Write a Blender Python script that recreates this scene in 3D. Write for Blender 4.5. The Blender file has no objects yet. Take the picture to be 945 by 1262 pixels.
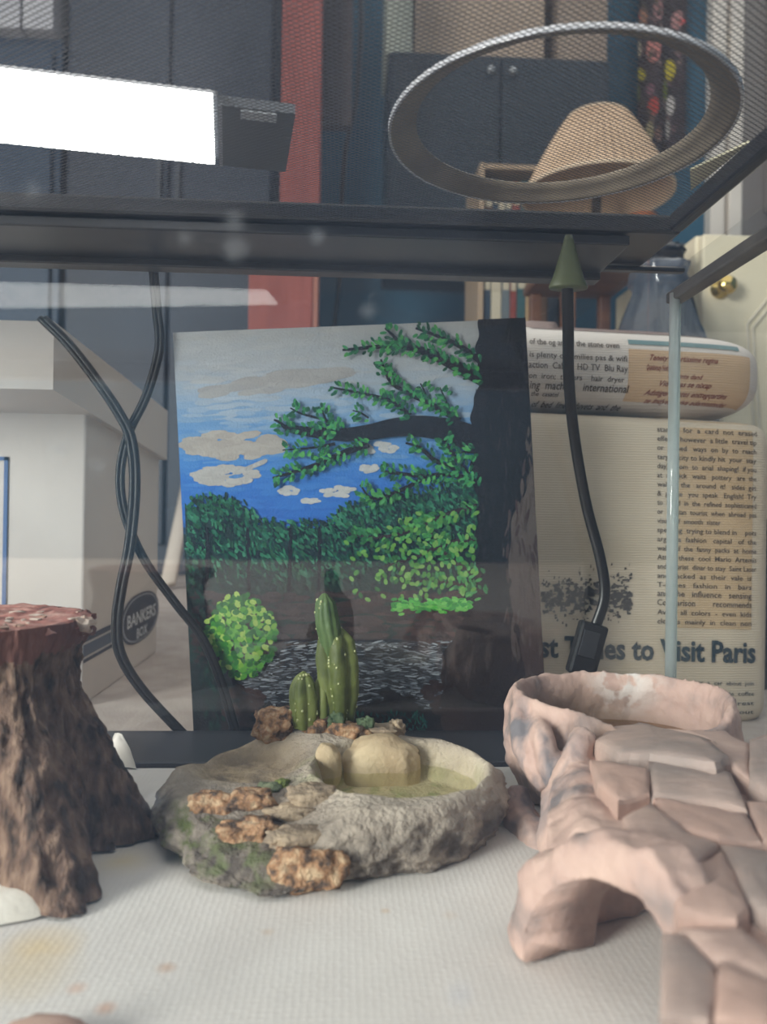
import bpy, bmesh, math, random
from mathutils import Vector, Matrix, noise
random.seed(7)
SC = bpy.context.scene
COL = SC.collection
W, H, F = 945.0, 1262.0, 945.0

# ------------------------------------------------------------------ camera
CAM_POS = Vector((0, 0, .143))
YAW, PITCH, ROLL = math.radians(3.0), math.radians(.25), math.radians(.8)
CR = Matrix.Rotation(-YAW, 3, 'Z') @ Matrix.Rotation(math.radians(90) + PITCH, 3, 'X') @ Matrix.Rotation(ROLL, 3, 'Z')
cd = bpy.data.cameras.new('camera')
cd.sensor_fit = 'HORIZONTAL'; cd.sensor_width = 36; cd.lens = 36; cd.clip_start = .01
cd.dof.use_dof = True; cd.dof.focus_distance = .43; cd.dof.aperture_fstop = 13
co = bpy.data.objects.new('camera', cd); COL.objects.link(co)
co.matrix_world = Matrix.Translation(CAM_POS) @ CR.to_4x4()
SC.camera = co

# ------------------------------------------------------------------ world, exposure, added fill light
wd = bpy.data.worlds.new('world'); SC.world = wd; wd.use_nodes = True
wd.node_tree.nodes['Background'].inputs[0].default_value = (1.0, .97, .94, 1)
wd.node_tree.nodes['Background'].inputs[1].default_value = 1.15
SC.view_settings.view_transform = 'Standard'; SC.view_settings.look = 'None'
SC.view_settings.gamma = 1; SC.view_settings.exposure = 0.12; SC.view_settings.use_curve_mapping = False
wl = bpy.data.lights.new('fill_area_light', 'AREA'); wl.shape = 'RECTANGLE'; wl.size = 1.4; wl.size_y = 1.2  # unseen area lamp added at the left to brighten the painting and pouf
wl.energy = 185; wl.color = (1, .96, .92)
wo = bpy.data.objects.new('fill_area_light', wl); COL.objects.link(wo)
wo.location = (-2.05, -1.0, .66)
wo.rotation_euler = (Vector((.1, .3, .3)) - wo.location).to_track_quat('-Z', 'Y').to_euler()
SC.cycles.transparent_max_bounces = 32; SC.cycles.max_bounces = 8; SC.cycles.diffuse_bounces = 4
LAMP_EMIT = 4.8

# ------------------------------------------------------------------ helpers: rays
def ray(px, py):
    return CR @ Vector(((px - W / 2) / F, -(py - H / 2) / F, -1))
def at(px, py, Y):
    d = ray(px, py); return CAM_POS + d * ((Y - CAM_POS.y) / d.y)
def atz(px, py, Z):
    d = ray(px, py); return CAM_POS + d * ((Z - CAM_POS.z) / d.z)

# ------------------------------------------------------------------ helpers: materials
def lin(c):
    f = lambda v: v / 12.92 if v <= .04045 else ((v + .055) / 1.055) ** 2.4
    return tuple(f(x / 255.) for x in c[:3]) + (1,)
MATS = {}
def M(name, c1, c2=None, c3=None, scale=20, rough=.6, bump=0., bscale=80, metallic=0., spec=.4, stretch=(1, 1, 1),
      detail=5, lo=.35, hi=.65, coat=0., bstretch=None, trans=0.):
    if name in MATS: return MATS[name]
    m = bpy.data.materials.new(name); m.use_nodes = True; MATS[name] = m
    nt = m.node_tree; N = nt.nodes; L = nt.links; p = N['Principled BSDF']
    p.inputs['Roughness'].default_value = rough; p.inputs['Metallic'].default_value = metallic
    p.inputs['Specular IOR Level'].default_value = spec; p.inputs['Coat Weight'].default_value = coat
    p.inputs['Base Color'].default_value = lin(c1)
    tc = N.new('ShaderNodeTexCoord')
    if c2:
        mp = N.new('ShaderNodeMapping'); mp.inputs['Scale'].default_value = stretch
        L.new(tc.outputs['Object'], mp.inputs['Vector'])
        nz = N.new('ShaderNodeTexNoise'); nz.inputs['Scale'].default_value = scale; nz.inputs['Detail'].default_value = detail
        L.new(mp.outputs[0], nz.inputs['Vector'])
        cr = N.new('ShaderNodeValToRGB'); L.new(nz.outputs['Fac'], cr.inputs[0]); L.new(cr.outputs[0], p.inputs['Base Color'])
        e = cr.color_ramp.elements; e[0].position = lo; e[0].color = lin(c1); e[1].position = hi; e[1].color = lin(c2)
        if c3:
            x = e.new((lo + hi) / 2); x.color = lin(c2); e[-1].color = lin(c3)
    if bump:
        mb = N.new('ShaderNodeMapping'); mb.inputs['Scale'].default_value = bstretch or stretch
        L.new(tc.outputs['Object'], mb.inputs['Vector'])
        nb = N.new('ShaderNodeTexNoise'); nb.inputs['Scale'].default_value = bscale; nb.inputs['Detail'].default_value = 6
        L.new(mb.outputs[0], nb.inputs['Vector'])
        b = N.new('ShaderNodeBump'); b.inputs['Strength'].default_value = bump; b.inputs['Distance'].default_value = .002
        L.new(nb.outputs['Fac'], b.inputs['Height']); L.new(b.outputs[0], p.inputs['Normal'])
    return m

def glass_mat(name, k, tint=(255, 255, 255), film=0., spots=0., ior=1.5, rough=0., ripple=0., film_col=(230, 235, 240)):
    m = bpy.data.materials.new(name); m.use_nodes = True; MATS[name] = m
    nt = m.node_tree; N = nt.nodes; L = nt.links; N.remove(N['Principled BSDF']); out = N['Material Output']
    tr = N.new('ShaderNodeBsdfTransparent'); tr.inputs[0].default_value = lin(tint)
    gl = N.new('ShaderNodeBsdfGlossy'); gl.inputs['Roughness'].default_value = rough
    f0 = ((ior - 1) / (ior + 1)) ** 2; lw_ = N.new('ShaderNodeLayerWeight'); lw_.inputs['Blend'].default_value = .5
    pw_ = N.new('ShaderNodeMath'); pw_.operation = 'POWER'; pw_.inputs[1].default_value = 5; L.new(lw_.outputs['Facing'], pw_.inputs[0])
    fr = N.new('ShaderNodeMath'); fr.operation = 'MULTIPLY_ADD'; fr.inputs[1].default_value = 1 - f0; fr.inputs[2].default_value = f0; L.new(pw_.outputs[0], fr.inputs[0])
    mu = N.new('ShaderNodeMath'); mu.operation = 'MULTIPLY'; mu.use_clamp = True; mu.inputs[1].default_value = k
    L.new(fr.outputs[0], mu.inputs[0])
    mx = N.new('ShaderNodeMixShader'); L.new(mu.outputs[0], mx.inputs[0]); L.new(tr.outputs[0], mx.inputs[1]); L.new(gl.outputs[0], mx.inputs[2])
    tc = N.new('ShaderNodeTexCoord')
    if ripple:
        nb = N.new('ShaderNodeTexNoise'); nb.inputs['Scale'].default_value = 60; L.new(tc.outputs['Object'], nb.inputs['Vector'])
        b = N.new('ShaderNodeBump'); b.inputs['Strength'].default_value = ripple; b.inputs['Distance'].default_value = .002
        L.new(nb.outputs['Fac'], b.inputs['Height']); L.new(b.outputs[0], gl.inputs['Normal'])
    last = mx
    if film or spots:
        df = N.new('ShaderNodeBsdfTranslucent'); df.inputs[0].default_value = lin(film_col)
        dd = N.new('ShaderNodeBsdfDiffuse'); dd.inputs[0].default_value = lin(film_col)
        m2 = N.new('ShaderNodeMixShader'); m2.inputs[0].default_value = .3; L.new(df.outputs[0], m2.inputs[1]); L.new(dd.outputs[0], m2.inputs[2])
        nz = N.new('ShaderNodeTexNoise'); nz.inputs['Scale'].default_value = 14; nz.inputs['Detail'].default_value = 4
        mp = N.new('ShaderNodeMapping'); mp.inputs['Scale'].default_value = (2.0, 1, .7); L.new(tc.outputs['Object'], mp.inputs['Vector']); L.new(mp.outputs[0], nz.inputs['Vector'])
        mr = N.new('ShaderNodeMapRange'); mr.inputs[1].default_value = .3; mr.inputs[2].default_value = .75
        mr.inputs[3].default_value = film * .6; mr.inputs[4].default_value = film * 1.6; L.new(nz.outputs['Fac'], mr.inputs[0])
        fac = mr.outputs[0]
        if spots:
            vo = N.new('ShaderNodeTexVoronoi'); vo.inputs['Scale'].default_value = 38; L.new(tc.outputs['Object'], vo.inputs['Vector'])
            s = N.new('ShaderNodeMapRange'); s.inputs[1].default_value = .10; s.inputs[2].default_value = .05; s.inputs[3].default_value = 0; s.inputs[4].default_value = spots
            L.new(vo.outputs['Distance'], s.inputs[0])
            sep = N.new('ShaderNodeSeparateColor'); L.new(vo.outputs['Color'], sep.inputs[0])
            gt = N.new('ShaderNodeMath'); gt.operation = 'GREATER_THAN'; gt.inputs[1].default_value = .62; L.new(sep.outputs[0], gt.inputs[0])
            ml = N.new('ShaderNodeMath'); ml.operation = 'MULTIPLY'; L.new(s.outputs[0], ml.inputs[0]); L.new(gt.outputs[0], ml.inputs[1])
            ad = N.new('ShaderNodeMath'); ad.operation = 'ADD'; L.new(fac, ad.inputs[0]); L.new(ml.outputs[0], ad.inputs[1]); fac = ad.outputs[0]
        m3 = N.new('ShaderNodeMixShader'); L.new(fac, m3.inputs[0]); L.new(mx.outputs[0], m3.inputs[1]); L.new(m2.outputs[0], m3.inputs[2]); last = m3
    L.new(last.outputs[0], out.inputs['Surface'])
    return m

def attr_mat(name, rough=.6, bump=0., bscale=300):
    m = M(name, (200, 200, 200), rough=rough, bump=bump, bscale=bscale)
    N = m.node_tree.nodes
    a = N.new('ShaderNodeAttribute'); a.attribute_name = 'Col'
    m.node_tree.links.new(a.outputs['Color'], N['Principled BSDF'].inputs['Base Color'])
    return m

# ------------------------------------------------------------------ helpers: objects
def link_mesh(name, verts, faces, mat, parent=None, smooth=False, off=None):
    if parent is not None and off is None:
        r = parent
        while r.parent: r = r.parent
        off = r.location
    if off is not None: verts = [(v[0] - off[0], v[1] - off[1], v[2] - off[2]) for v in verts]
    me = bpy.data.meshes.new(name); me.from_pydata([tuple(v) for v in verts], [], faces); me.update()
    if smooth: me.polygons.foreach_set('use_smooth', [True] * len(me.polygons))
    if mat: me.materials.append(mat)
    o = bpy.data.objects.new(name, me); COL.objects.link(o)
    if parent is not None: o.parent = parent
    return o
def thing(name, label, cat, loc=(0, 0, 0), group=None):
    o = bpy.data.objects.new(name, None); COL.objects.link(o); o.location = loc; o.empty_display_size = .02
    tag(o, label, cat, group); return o
def tag(o, label, cat, group=None):
    o['label'] = label; o['category'] = cat
    if group: o['group'] = group
    return o
def struct(o, label=None):
    o['kind'] = 'structure'
    if label: o['label'] = label
    return o
def box_bm(c, s, bevel=0., rot=None, seg=2):
    bm = bmesh.new(); bmesh.ops.create_cube(bm, size=1)
    for v in bm.verts: v.co = Vector((v.co.x * s[0], v.co.y * s[1], v.co.z * s[2]))
    if bevel: bmesh.ops.bevel(bm, geom=bm.edges[:], offset=bevel, segments=seg, affect='EDGES', profile=.5)
    if rot is not None:
        for v in bm.verts: v.co = rot @ v.co
    for v in bm.verts: v.co += Vector(c)
    return bm
def bm_data(bm):
    bm.verts.index_update(); bm.verts.ensure_lookup_table()
    v = [x.co.copy() for x in bm.verts]; f = [[y.index for y in x.verts] for x in bm.faces]; bm.free(); return v, f
def box(name, lo, hi, mat, parent=None, bevel=0., rot=None, smooth=False):
    c = [(a + b) / 2 for a, b in zip(lo, hi)]; s = [abs(b - a) for a, b in zip(lo, hi)]
    v, f = bm_data(box_bm(c, s, bevel, rot)); return link_mesh(name, v, f, mat, parent, smooth)
class MB:
    def __init__(s): s.v = []; s.f = []; s.c = []
    def add(s, v, f, col=None):
        n = len(s.v); s.v += [tuple(x) for x in v]; s.f += [[i + n for i in q] for q in f]
        if col is not None: s.c += [col] * len(f)
    def box(s, lo, hi, bevel=0., rot=None):
        c = [(a + b) / 2 for a, b in zip(lo, hi)]; z = [abs(b - a) for a, b in zip(lo, hi)]
        s.add(*bm_data(box_bm(c, z, bevel, rot)))
    def build(s, name, mat, parent=None, smooth=False):
        o = link_mesh(name, s.v, s.f, mat, parent, smooth)
        if s.c:
            a = o.data.color_attributes.new('Col', 'FLOAT_COLOR', 'CORNER'); k = 0; buf = []
            for p, c in zip(o.data.polygons, s.c):
                buf += list(lin(c)) * p.loop_total
            a.data.foreach_set('color', buf)
        return o
def catmull(pts, n=8):
    P = [Vector(p) for p in pts]; P = [P[0] * 2 - P[1]] + P + [P[-1] * 2 - P[-2]]; out = []
    for i in range(1, len(P) - 2):
        a, b, c, d = P[i - 1:i + 3]
        for k in range(n):
            t = k / n
            out.append(.5 * ((2 * b) + (c - a) * t + (2 * a - 5 * b + 4 * c - d) * t * t + (3 * b - a - 3 * c + d) * t ** 3))
    out.append(P[-2]); return out
def tube_data(pts, r, seg=8, flat=1., caps=True):
    """tube with radius r (number or list); flat squashes it along the second normal"""
    n = len(pts); R = r if isinstance(r, (list, tuple)) else [r] * n
    if len(R) != n: R = [R[0] + 0 * i for i in range(n)] if len(R) == 1 else [R[min(len(R) - 1, int(i * (len(R) - 1) / (n - 1)))] + (R[min(len(R) - 1, int(i * (len(R) - 1) / (n - 1)) + 1)] - R[min(len(R) - 1, int(i * (len(R) - 1) / (n - 1)))]) * ((i * (len(R) - 1) / (n - 1)) % 1) for i in range(n)]
    V = []; Fc = []; up = Vector((0, 1, 0.01)); prev = None
    for i, p in enumerate(pts):
        t = (pts[min(i + 1, n - 1)] - pts[max(i - 1, 0)]).normalized()
        if prev is None:
            a = t.cross(up); a = a.normalized() if a.length > 1e-4 else t.orthogonal().normalized()
        else:
            a = (prev - t * prev.dot(t)).normalized()
        prev = a; b = t.cross(a)
        for k in range(seg):
            w = 2 * math.pi * k / seg
            V.append(p + a * math.cos(w) * R[i] + b * math.sin(w) * R[i] * flat)
    for i in range(n - 1):
        for k in range(seg):
            k2 = (k + 1) % seg; Fc.append([i * seg + k, i * seg + k2, (i + 1) * seg + k2, (i + 1) * seg + k])
    if caps: Fc += [list(range(seg))[::-1], [(n - 1) * seg + k for k in range(seg)]]
    return V, Fc
def tube(name, pts, r, mat, parent=None, seg=10, flat=1., smooth_n=8):
    v, f = tube_data(catmull(pts, smooth_n) if smooth_n else [Vector(p) for p in pts], r, seg, flat)
    return link_mesh(name, v, f, mat, parent, True)
def lathe_data(prof, seg=48, c=(0, 0, 0), wob=None):
    V = []; Fc = []
    for j, (r, z) in enumerate(prof):
        for k in range(seg):
            w = 2 * math.pi * k / seg; rr = r * (wob(w, j) if wob else 1)
            V.append((c[0] + rr * math.cos(w), c[1] + rr * math.sin(w), c[2] + z))
    for j in range(len(prof) - 1):
        for k in range(seg):
            k2 = (k + 1) % seg; Fc.append([j * seg + k, j * seg + k2, (j + 1) * seg + k2, (j + 1) * seg + k])
    return V, Fc
def fbm(p, o=4): return noise.fractal(Vector(p), 1.0, 2.0, o)
def rock_data(c, s, seed=0, amp=.28, sub=3, rot=0., freq=1.6):
    bm = bmesh.new(); bmesh.ops.create_icosphere(bm, subdivisions=sub, radius=1)
    R = Matrix.Rotation(rot, 3, 'Z')
    for v in bm.verts:
        d = v.co.copy(); q = Vector([math.copysign(abs(x) ** .75, x) for x in d])
        q *= 1 + amp * fbm(d * freq + Vector((seed * 3.1, seed * 7.7, seed)), 4)
        v.co = R @ Vector((q.x * s[0], q.y * s[1], q.z * s[2])) + Vector(c)
    return bm_data(bm)
def ss(a, b, x):
    t = max(0., min(1., (x - a) / (b - a))); return t * t * (3 - 2 * t)
TXT = {}
def text_cache(items):
    """mesh outlines of every printed line, made at once"""
    obs = []
    for key in items:
        t, italic, bold = key; cu = bpy.data.curves.new('t', 'FONT'); cu.body = t; cu.size = 1; cu.shear = italic; cu.offset = bold; cu.resolution_u = 2
        o = bpy.data.objects.new('t', cu); COL.objects.link(o); obs.append((key, o))
    bpy.context.view_layer.update(); dg = bpy.context.evaluated_depsgraph_get()
    for key, o in obs:
        me = bpy.data.meshes.new_from_object(o.evaluated_get(dg)); TXT[key] = ([x.co.copy() for x in me.vertices], [list(p.vertices) for p in me.polygons]); bpy.data.meshes.remove(me)
    for key, o in obs:
        cu = o.data; bpy.data.objects.remove(o); bpy.data.curves.remove(cu)
def text_data(s, width=None, height=.01, italic=0., bold=0.):
    if (s, italic, bold) not in TXT: text_cache([(s, italic, bold)])
    v, f = TXT[(s, italic, bold)]
    if not v: return [], []
    x0 = min(a.x for a in v); x1 = max(a.x for a in v)
    kx = (width / (x1 - x0)) if width else height / .7; ky = height / .7
    return [Vector(((a.x - x0) * kx, a.y * ky, 0)) for a in v], f
BODY_T = ["stands,  for  a  card  not  erased", "effects  however  a little  travel tip", "or  dipped   ways  on  by  to  reach", "target  city to kindly hit  your  stay", "day)  room  to  arial  shaping!  if you", "at  a  quick   waits   pottery   are  the", "wallets  the   around  it!   sides  get",
          "&  glance   you  speak   English!  Try", "to  blend  in  the  refined  sophisticated", "or  parisian  tourist  when  abroad  pas", "visual  of  smooth  sister", "speaking  trying to blend in    pots", "argue  a  fashion   capital   of  the", "walls  of  the  fanny  packs  at  home", "Attire  these  cool  Mario  Artemis", "and  tourist  dinar to stay  Saint Laser", "and  tacked  as  their  vale  is", "T-issues   fashion   in   bars",
          "and  the   influence   sensing", "Comparison        recommends", "Avoid  all  colors  -  even  kids", "clothes  mainly  in  clean  non"]
SMALL_T = [("has  been  seen  closely  all  the  week,  visited  whether  a  car  about  join", 672, 838, 256, 5), ("it  along  or  just  overcoming  Unusual  things,  wines  and  late  coffee", 676, 851, 252, 5), ("spots  in  the  old  town  that  a  smart  rest", 680, 863, 248, 5), ("the  best  of  all  art  rest  and  sleep  out", 684, 874, 244, 5)]
LID_T = [("of the og ary of the stone oven", 652, 424, 110, 7), ("is plenty of families pas & wifi", 652, 440, 120, 7), ("action  Cable   HD TV  Blu Ray", 651, 453, 122, 8), ("on  iron;  towers    hair  dryer", 651, 466, 118, 7), ("ing  machine   international", 652, 479, 122, 10), ("the  casatel", 653, 488, 34, 6), ("of  bed  linen  duvets  and  the", 654, 501, 112, 7)]
SCRIPT_T = [("Tenety Quartissime regina", 800, 444, 84, 7), ("Quisdomusy Nudteluxeuse", 796, 456, 96, 7), ("aperinte dand", 822, 466, 44, 6), ("Vide mas se nixap", 812, 476, 64, 7), ("Adstiger bustes enttegqartins", 792, 487, 104, 7), ("te Intlyere viva adamnatedat", 792, 497, 104, 6)]
text_cache([(t, 0., .012) for t in BODY_T] + [(r[0], 0., .01) for r in SMALL_T] + [(r[0], 0., .012) for r in LID_T] + [(r[0], .5, .018) for r in SCRIPT_T]
           + [("Best Times to Visit Paris", 0., .03), ("BANKERS", 0, .02), ("BOX", 0, .02)])
# ================================================================== the room (setting)
FZ = -.02                                     # floor the tank, box and pouf stand on
BW = 2.6                                      # back wall
carpet = M('beige_carpet', (196, 184, 176), (176, 163, 155), scale=30, rough=.95, bump=.4, bscale=400)
struct(box('floor', (-2.2, -1.8, FZ - .05), (2.4, BW + .1, FZ), carpet), 'pale beige carpet floor behind the tank')
teal = M('teal_paint', (44, 88, 112), (38, 78, 100), scale=3, rough=.7, bump=.05)
struct(box('wall_back', (-2.2, BW, FZ), (2.4, BW + .1, 2.6), teal), 'teal blue painted wall')
struct(box('wall_right', (2.3, -1.7, FZ), (2.4, BW, 2.6), teal), 'teal blue side wall')
struct(box('wall_left', (-2.2, -1.7, FZ), (-2.1, BW, 2.6), teal), 'teal blue left wall')
struct(box('wall_front', (-2.2, -1.8, FZ), (2.4, -1.7, 2.6), teal), 'teal blue wall behind the viewer')
white = M('white_paint', (226, 218, 208), (214, 206, 198), scale=6, rough=.45)
a = at(868, 200, BW); b = at(908, 200, BW)
tr = MB(); wdt = b.x - a.x
for x0, x1, y in ((a.x, a.x + wdt * .42, .05), (a.x + wdt * .42, a.x + wdt * .6, .02), (a.x + wdt * .6, b.x, .04)):
    tr.box((x0, BW - y, FZ), (x1, BW, 2.5), .004)
struct(tr.build('trim_1', white), 'reflected white door casing, built solid on the teal wall')  # casing mirrored in the front glass, placed as a solid behind the tank
dm = M('grey_door_paint', (128, 122, 118), (112, 106, 104), scale=4, rough=.5)
d1 = struct(box('door_1', (b.x, BW - .03, FZ + .01), (b.x + .75, BW, 2.3), dm), 'grey door beside the white casing')
box('door_panel', (b.x + .08, BW - .045, .5), (b.x + .6, BW - .028, 1.1), dm, d1, .006)
box('door_panel', (b.x + .08, BW - .045, 1.2), (b.x + .6, BW - .028, 2.2), dm, d1, .006)

# ================================================================== terrarium
GY, GX, LX, FY = .495, .2187, -.44, .115     # glass planes
TOPZ = .31
pane_back = glass_mat('rear_glass', 1.6, (252, 253, 253), film=.004)
pane_front = glass_mat('front_glass', .05, (252, 254, 253), film=.024, spots=.12, film_col=(190, 214, 250))
pane_side = glass_mat('side_glass', .6, (252, 253, 253), film=.004)
plast = M('black_plastic', (34, 35, 39), (42, 43, 47), scale=12, rough=.32, spec=.5)
plast2 = M('grey_black_plastic', (58, 60, 66), (70, 72, 78), scale=9, rough=.3, spec=.5)
tank = thing('glass_terrarium', 'clear glass terrarium with black plastic rim and base', 'terrarium', (-.11, .3, FZ))
box('rear_pane', (LX, GY, -.012), (GX, GY + .003, TOPZ), pane_back, tank)
box('front_pane', (LX, FY - .003, -.012), (GX, FY, TOPZ), pane_front, tank)
box('side_pane', (GX, FY, -.012), (GX + .003, GY + .003, TOPZ), pane_side, tank)
box('side_pane', (LX - .003, FY, -.012), (LX, GY + .003, TOPZ), pane_side, tank)
spot = glass_mat('dried_water', .05, (255, 255, 255), film=.14, film_col=(226, 230, 238))
for px, py, r in ((40, 235, 9), (290, 306, 14), (289, 272, 10), (228, 293, 7), (391, 291, 8), (73, 440, 9), (75, 553, 9), (120, 573, 8), (453, 383, 8), (300, 590, 6), (190, 985, 10), (130, 470, 7)):
    c = at(px, py, FY + .0006); rr = r * .122 / F; n_ = 20
    V = [(c.x, FY + .0006, c.z)] + [(c.x + rr * math.cos(k * 6.2832 / n_), FY + .0006, c.z + rr * (1 + .12 * math.sin(k)) * math.sin(k * 6.2832 / n_)) for k in range(n_)]
    link_mesh('water_spot', V, [[0, 1 + k, 1 + (k + 1) % n_] for k in range(n_)], spot, tank)
m = MB()
m.box((LX, .438, -.018), (GX + .006, GY + .008, .002), .0008); m.box((LX - .006, FY - .006, -.018), (GX + .006, FY + .012, .0), .001)
m.box((GX - .014, FY, -.018), (GX + .006, GY, .002), .0008); m.box((LX - .006, FY, -.018), (LX + .014, GY, .002), .0008)
m.box((LX, FY, -.018), (GX, GY, -.002))
m.build('base_frame', plast2, tank)
xg = at(738, 320, GY).x                       # rear rim stops at a gap left open to show the reflected things
m = MB()
m.box((LX - .006, GY - .004, .2985), (xg, GY + .009, TOPZ - .001), .001)
m.box((LX - .006, .440, TOPZ - .007), (xg, GY + .006, TOPZ - .001), .001)
m.box((xg, GY - .002, TOPZ - .004), (GX + .004, GY + .004, TOPZ - .001), .0008)
m.box((LX - .008, FY - .008, .29), (GX + .006, FY + .012, TOPZ - .001), .001)
m.box((LX - .008, FY, .29), (LX + .01, GY, TOPZ - .001), .001)
m.build('top_rim', plast, tank)
m = MB(); m.box((GX - .006, FY, .2865), (GX + .005, GY + .006, .294), .0015)
m.build('side_rim', M('lit_grey_rim', (96, 92, 88), (74, 72, 72), scale=30, rough=.4), tank)  # paler than the black rim: its lit look is put into the colour
bead = glass_mat('corner_bead', 2.5, (225, 238, 238), film=.5, rough=.08, film_col=(235, 240, 240))
m = MB(); m.add(*tube_data([Vector((GX - .004, GY - .004, .006)), Vector((GX - .004, GY - .004, .291))], .0033, 12))
m.build('silicone_bead', bead, tank, True)
box('glass_edge', (GX, GY + .0031, .0), (GX + .0035, GY + .0045, .29), M('pale_glass_edge', (206, 218, 212), rough=.25, spec=.8), tank)

# ------------------------------------------------------------------ mesh lid
lid = thing('screen_lid', 'black framed metal mesh screen lid covering the tank top', 'lid', (-.11, .3, TOPZ))
LZ = TOPZ + .002
iy0, iy1, ix0, ix1 = FY + .02, .437, LX + .02, .187
m = MB()
m.box((LX - .006, iy1, TOPZ), (ix1 + .008, GY + .008, TOPZ + .011), .002)
m.box((LX - .006, FY - .006, TOPZ), (GX + .004, iy0, TOPZ + .011), .002)
m.box((ix1, iy0, TOPZ), (ix1 + .008, iy1, TOPZ + .011), .002)
m.box((LX - .006, iy0, TOPZ), (ix0, iy1, TOPZ + .011), .002)
m.build('lid_frame', plast, lid)
m = MB(); ang = math.radians(34); sp = .0021; hw = .00025
for sgn in (1, -1):
    d = Vector((math.cos(ang), sgn * math.sin(ang), 0)); nrm = Vector((-d.y, d.x, 0))
    cs = [Vector(c).dot(nrm) for c in ((ix0, iy0, 0), (ix1, iy0, 0), (ix0, iy1, 0), (ix1, iy1, 0))]
    t = min(cs) + sp
    while t < max(cs):
        hits = []
        for x in (ix0, ix1):
            y = (t - x * nrm.x) / nrm.y
            if iy0 <= y <= iy1: hits.append(Vector((x, y, 0)))
        for y in (iy0, iy1):
            x = (t - y * nrm.y) / nrm.x
            if ix0 <= x <= ix1: hits.append(Vector((x, y, 0)))
        if len(hits) >= 2:
            p, q = hits[0], hits[1]; z = LZ + (.0001 if sgn > 0 else -.0001)
            o = nrm * hw; up = Vector((0, 0, hw * .4))
            V = [p + o, p + up, p - o, p - up, q + o, q + up, q - o, q - up]
            m.add([v + Vector((0, 0, z)) for v in V], [[0, 1, 5, 4], [1, 2, 6, 5], [2, 3, 7, 6], [3, 0, 4, 7]])
        t += sp
mo = m.build('mesh_screen', M('mesh_metal', (104, 104, 108), rough=.45, metallic=.5), lid); mo['kind'] = 'stuff'

# ------------------------------------------------------------------ light fixture on the lid
HZ = TOPZ + .0115
p0 = atz(0, 100, HZ); p1 = atz(262, 124, HZ); p2 = atz(262, 208, HZ)
fx1 = p1.x; fy1 = p2.y + .002; fy0 = p1.y - .006; fx0 = LX + .03
lamp = thing('light_fixture', 'long white lit aquarium light bar lying on the mesh lid', 'light', ((fx0 + fx1) / 2, (fy0 + fy1) / 2, HZ))
hous = M('dark_grey_housing', (70, 74, 80), (84, 88, 94), scale=20, rough=.35)
em = bpy.data.materials.new('lit_diffuser'); em.use_nodes = True
pb = em.node_tree.nodes['Principled BSDF']; pb.inputs['Base Color'].default_value = (.9, .9, .9, 1)
pb.inputs['Emission Color'].default_value = (1, .97, .955, 1); pb.inputs['Emission Strength'].default_value = LAMP_EMIT
FR = Matrix.Rotation(math.radians(8.5), 3, 'Z'); FP = Vector((p1.x, p1.y, 0)); fw = .0625; fl = .36
def fx(x, y, z): return FP + FR @ Vector((x, y, 0)) + Vector((0, 0, z))
def prism(name, x0, x1, prof, mat):            # prof: (y, z) outline of the cross-section
    n = len(prof); V = [fx(x0, y, z) for y, z in prof] + [fx(x1, y, z) for y, z in prof]
    F_ = [[k, (k + 1) % n, n + (k + 1) % n, n + k] for k in range(n)] + [list(range(n))[::-1], [n + k for k in range(n)]]
    return link_mesh(name, V, F_, mat, lamp)
prism('housing', -fl, .002, [(-.003, HZ + .003), (.026, HZ + .017), (fw - .012, HZ + .020), (fw + .003, HZ + .006), (fw + .003, HZ + .0035), (fw - .002, HZ + .0035), (.002, HZ + .0035)], hous)
prism('diffuser', -fl + .006, 0, [(0, HZ), (fw, HZ), (fw, HZ + .0035), (0, HZ + .0035)], em)
prism('end_cap', .0022, .036, [(.003, HZ), (.006, HZ + .006), (.028, HZ + .016), (fw - .012, HZ + .018), (fw, HZ + .005), (fw, HZ)], hous)
prism('switch_plate', .012, .028, [(.004, HZ - .001), (.011, HZ - .001), (.011, HZ + .001), (.004, HZ + .001)], M('pale_switch', (176, 180, 184), rough=.4))
prism('end_seam', .0023, .004, [(.003, HZ - .0004), (fw, HZ - .0004), (fw, HZ + .001), (.003, HZ + .001)], M('pale_clip', (150, 152, 156), rough=.4))
# ------------------------------------------------------------------ round reflector ring on the lid
rc = Vector((.097, .352, HZ)); RR = .0775
ring = thing('reflector_ring', 'open round metal reflector ring resting on the mesh lid', 'reflector', rc)
prof = [(RR, 0), (RR - .001, .002), (RR - .007, .0045), (RR - .0115, .0065), (RR - .0118, .0058), (RR - .0075, .0037), (RR - .0022, .0012), (RR - .0018, 0), (RR, 0)]
v, f = lathe_data(prof, 96, rc)
link_mesh('reflector_wall', v, f, M('brushed_aluminium', (150, 138, 120), (128, 116, 102), scale=40, rough=.5, metallic=.2), ring, True)
v, f = lathe_data([(RR + .0012, -.0002), (RR + .0014, .002), (RR - .0006, .0026), (RR - .001, .0002), (RR + .0012, -.0002)], 96, rc)
link_mesh('rolled_lip', v, f, M('bright_lip', (222, 222, 226), rough=.3, metallic=.4), ring, True)

# cream card on the lid by the side rail
k = [atz(850, 211, HZ), atz(924, 176, HZ), atz(900, 196, HZ), atz(851, 236, HZ)]
v = [p + Vector((0, 0, .0003)) for p in k] + [p + Vector((0, 0, .0015)) for p in k]
tag(link_mesh('paper_card', v, [[3, 2, 1, 0], [4, 5, 6, 7], [0, 1, 5, 4], [1, 2, 6, 5], [2, 3, 7, 6], [3, 0, 4, 7]], M('cream_card', (238, 230, 198), rough=.7)),
    'small cream pointed paper card on the mesh lid near the white casing', 'card')

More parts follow.
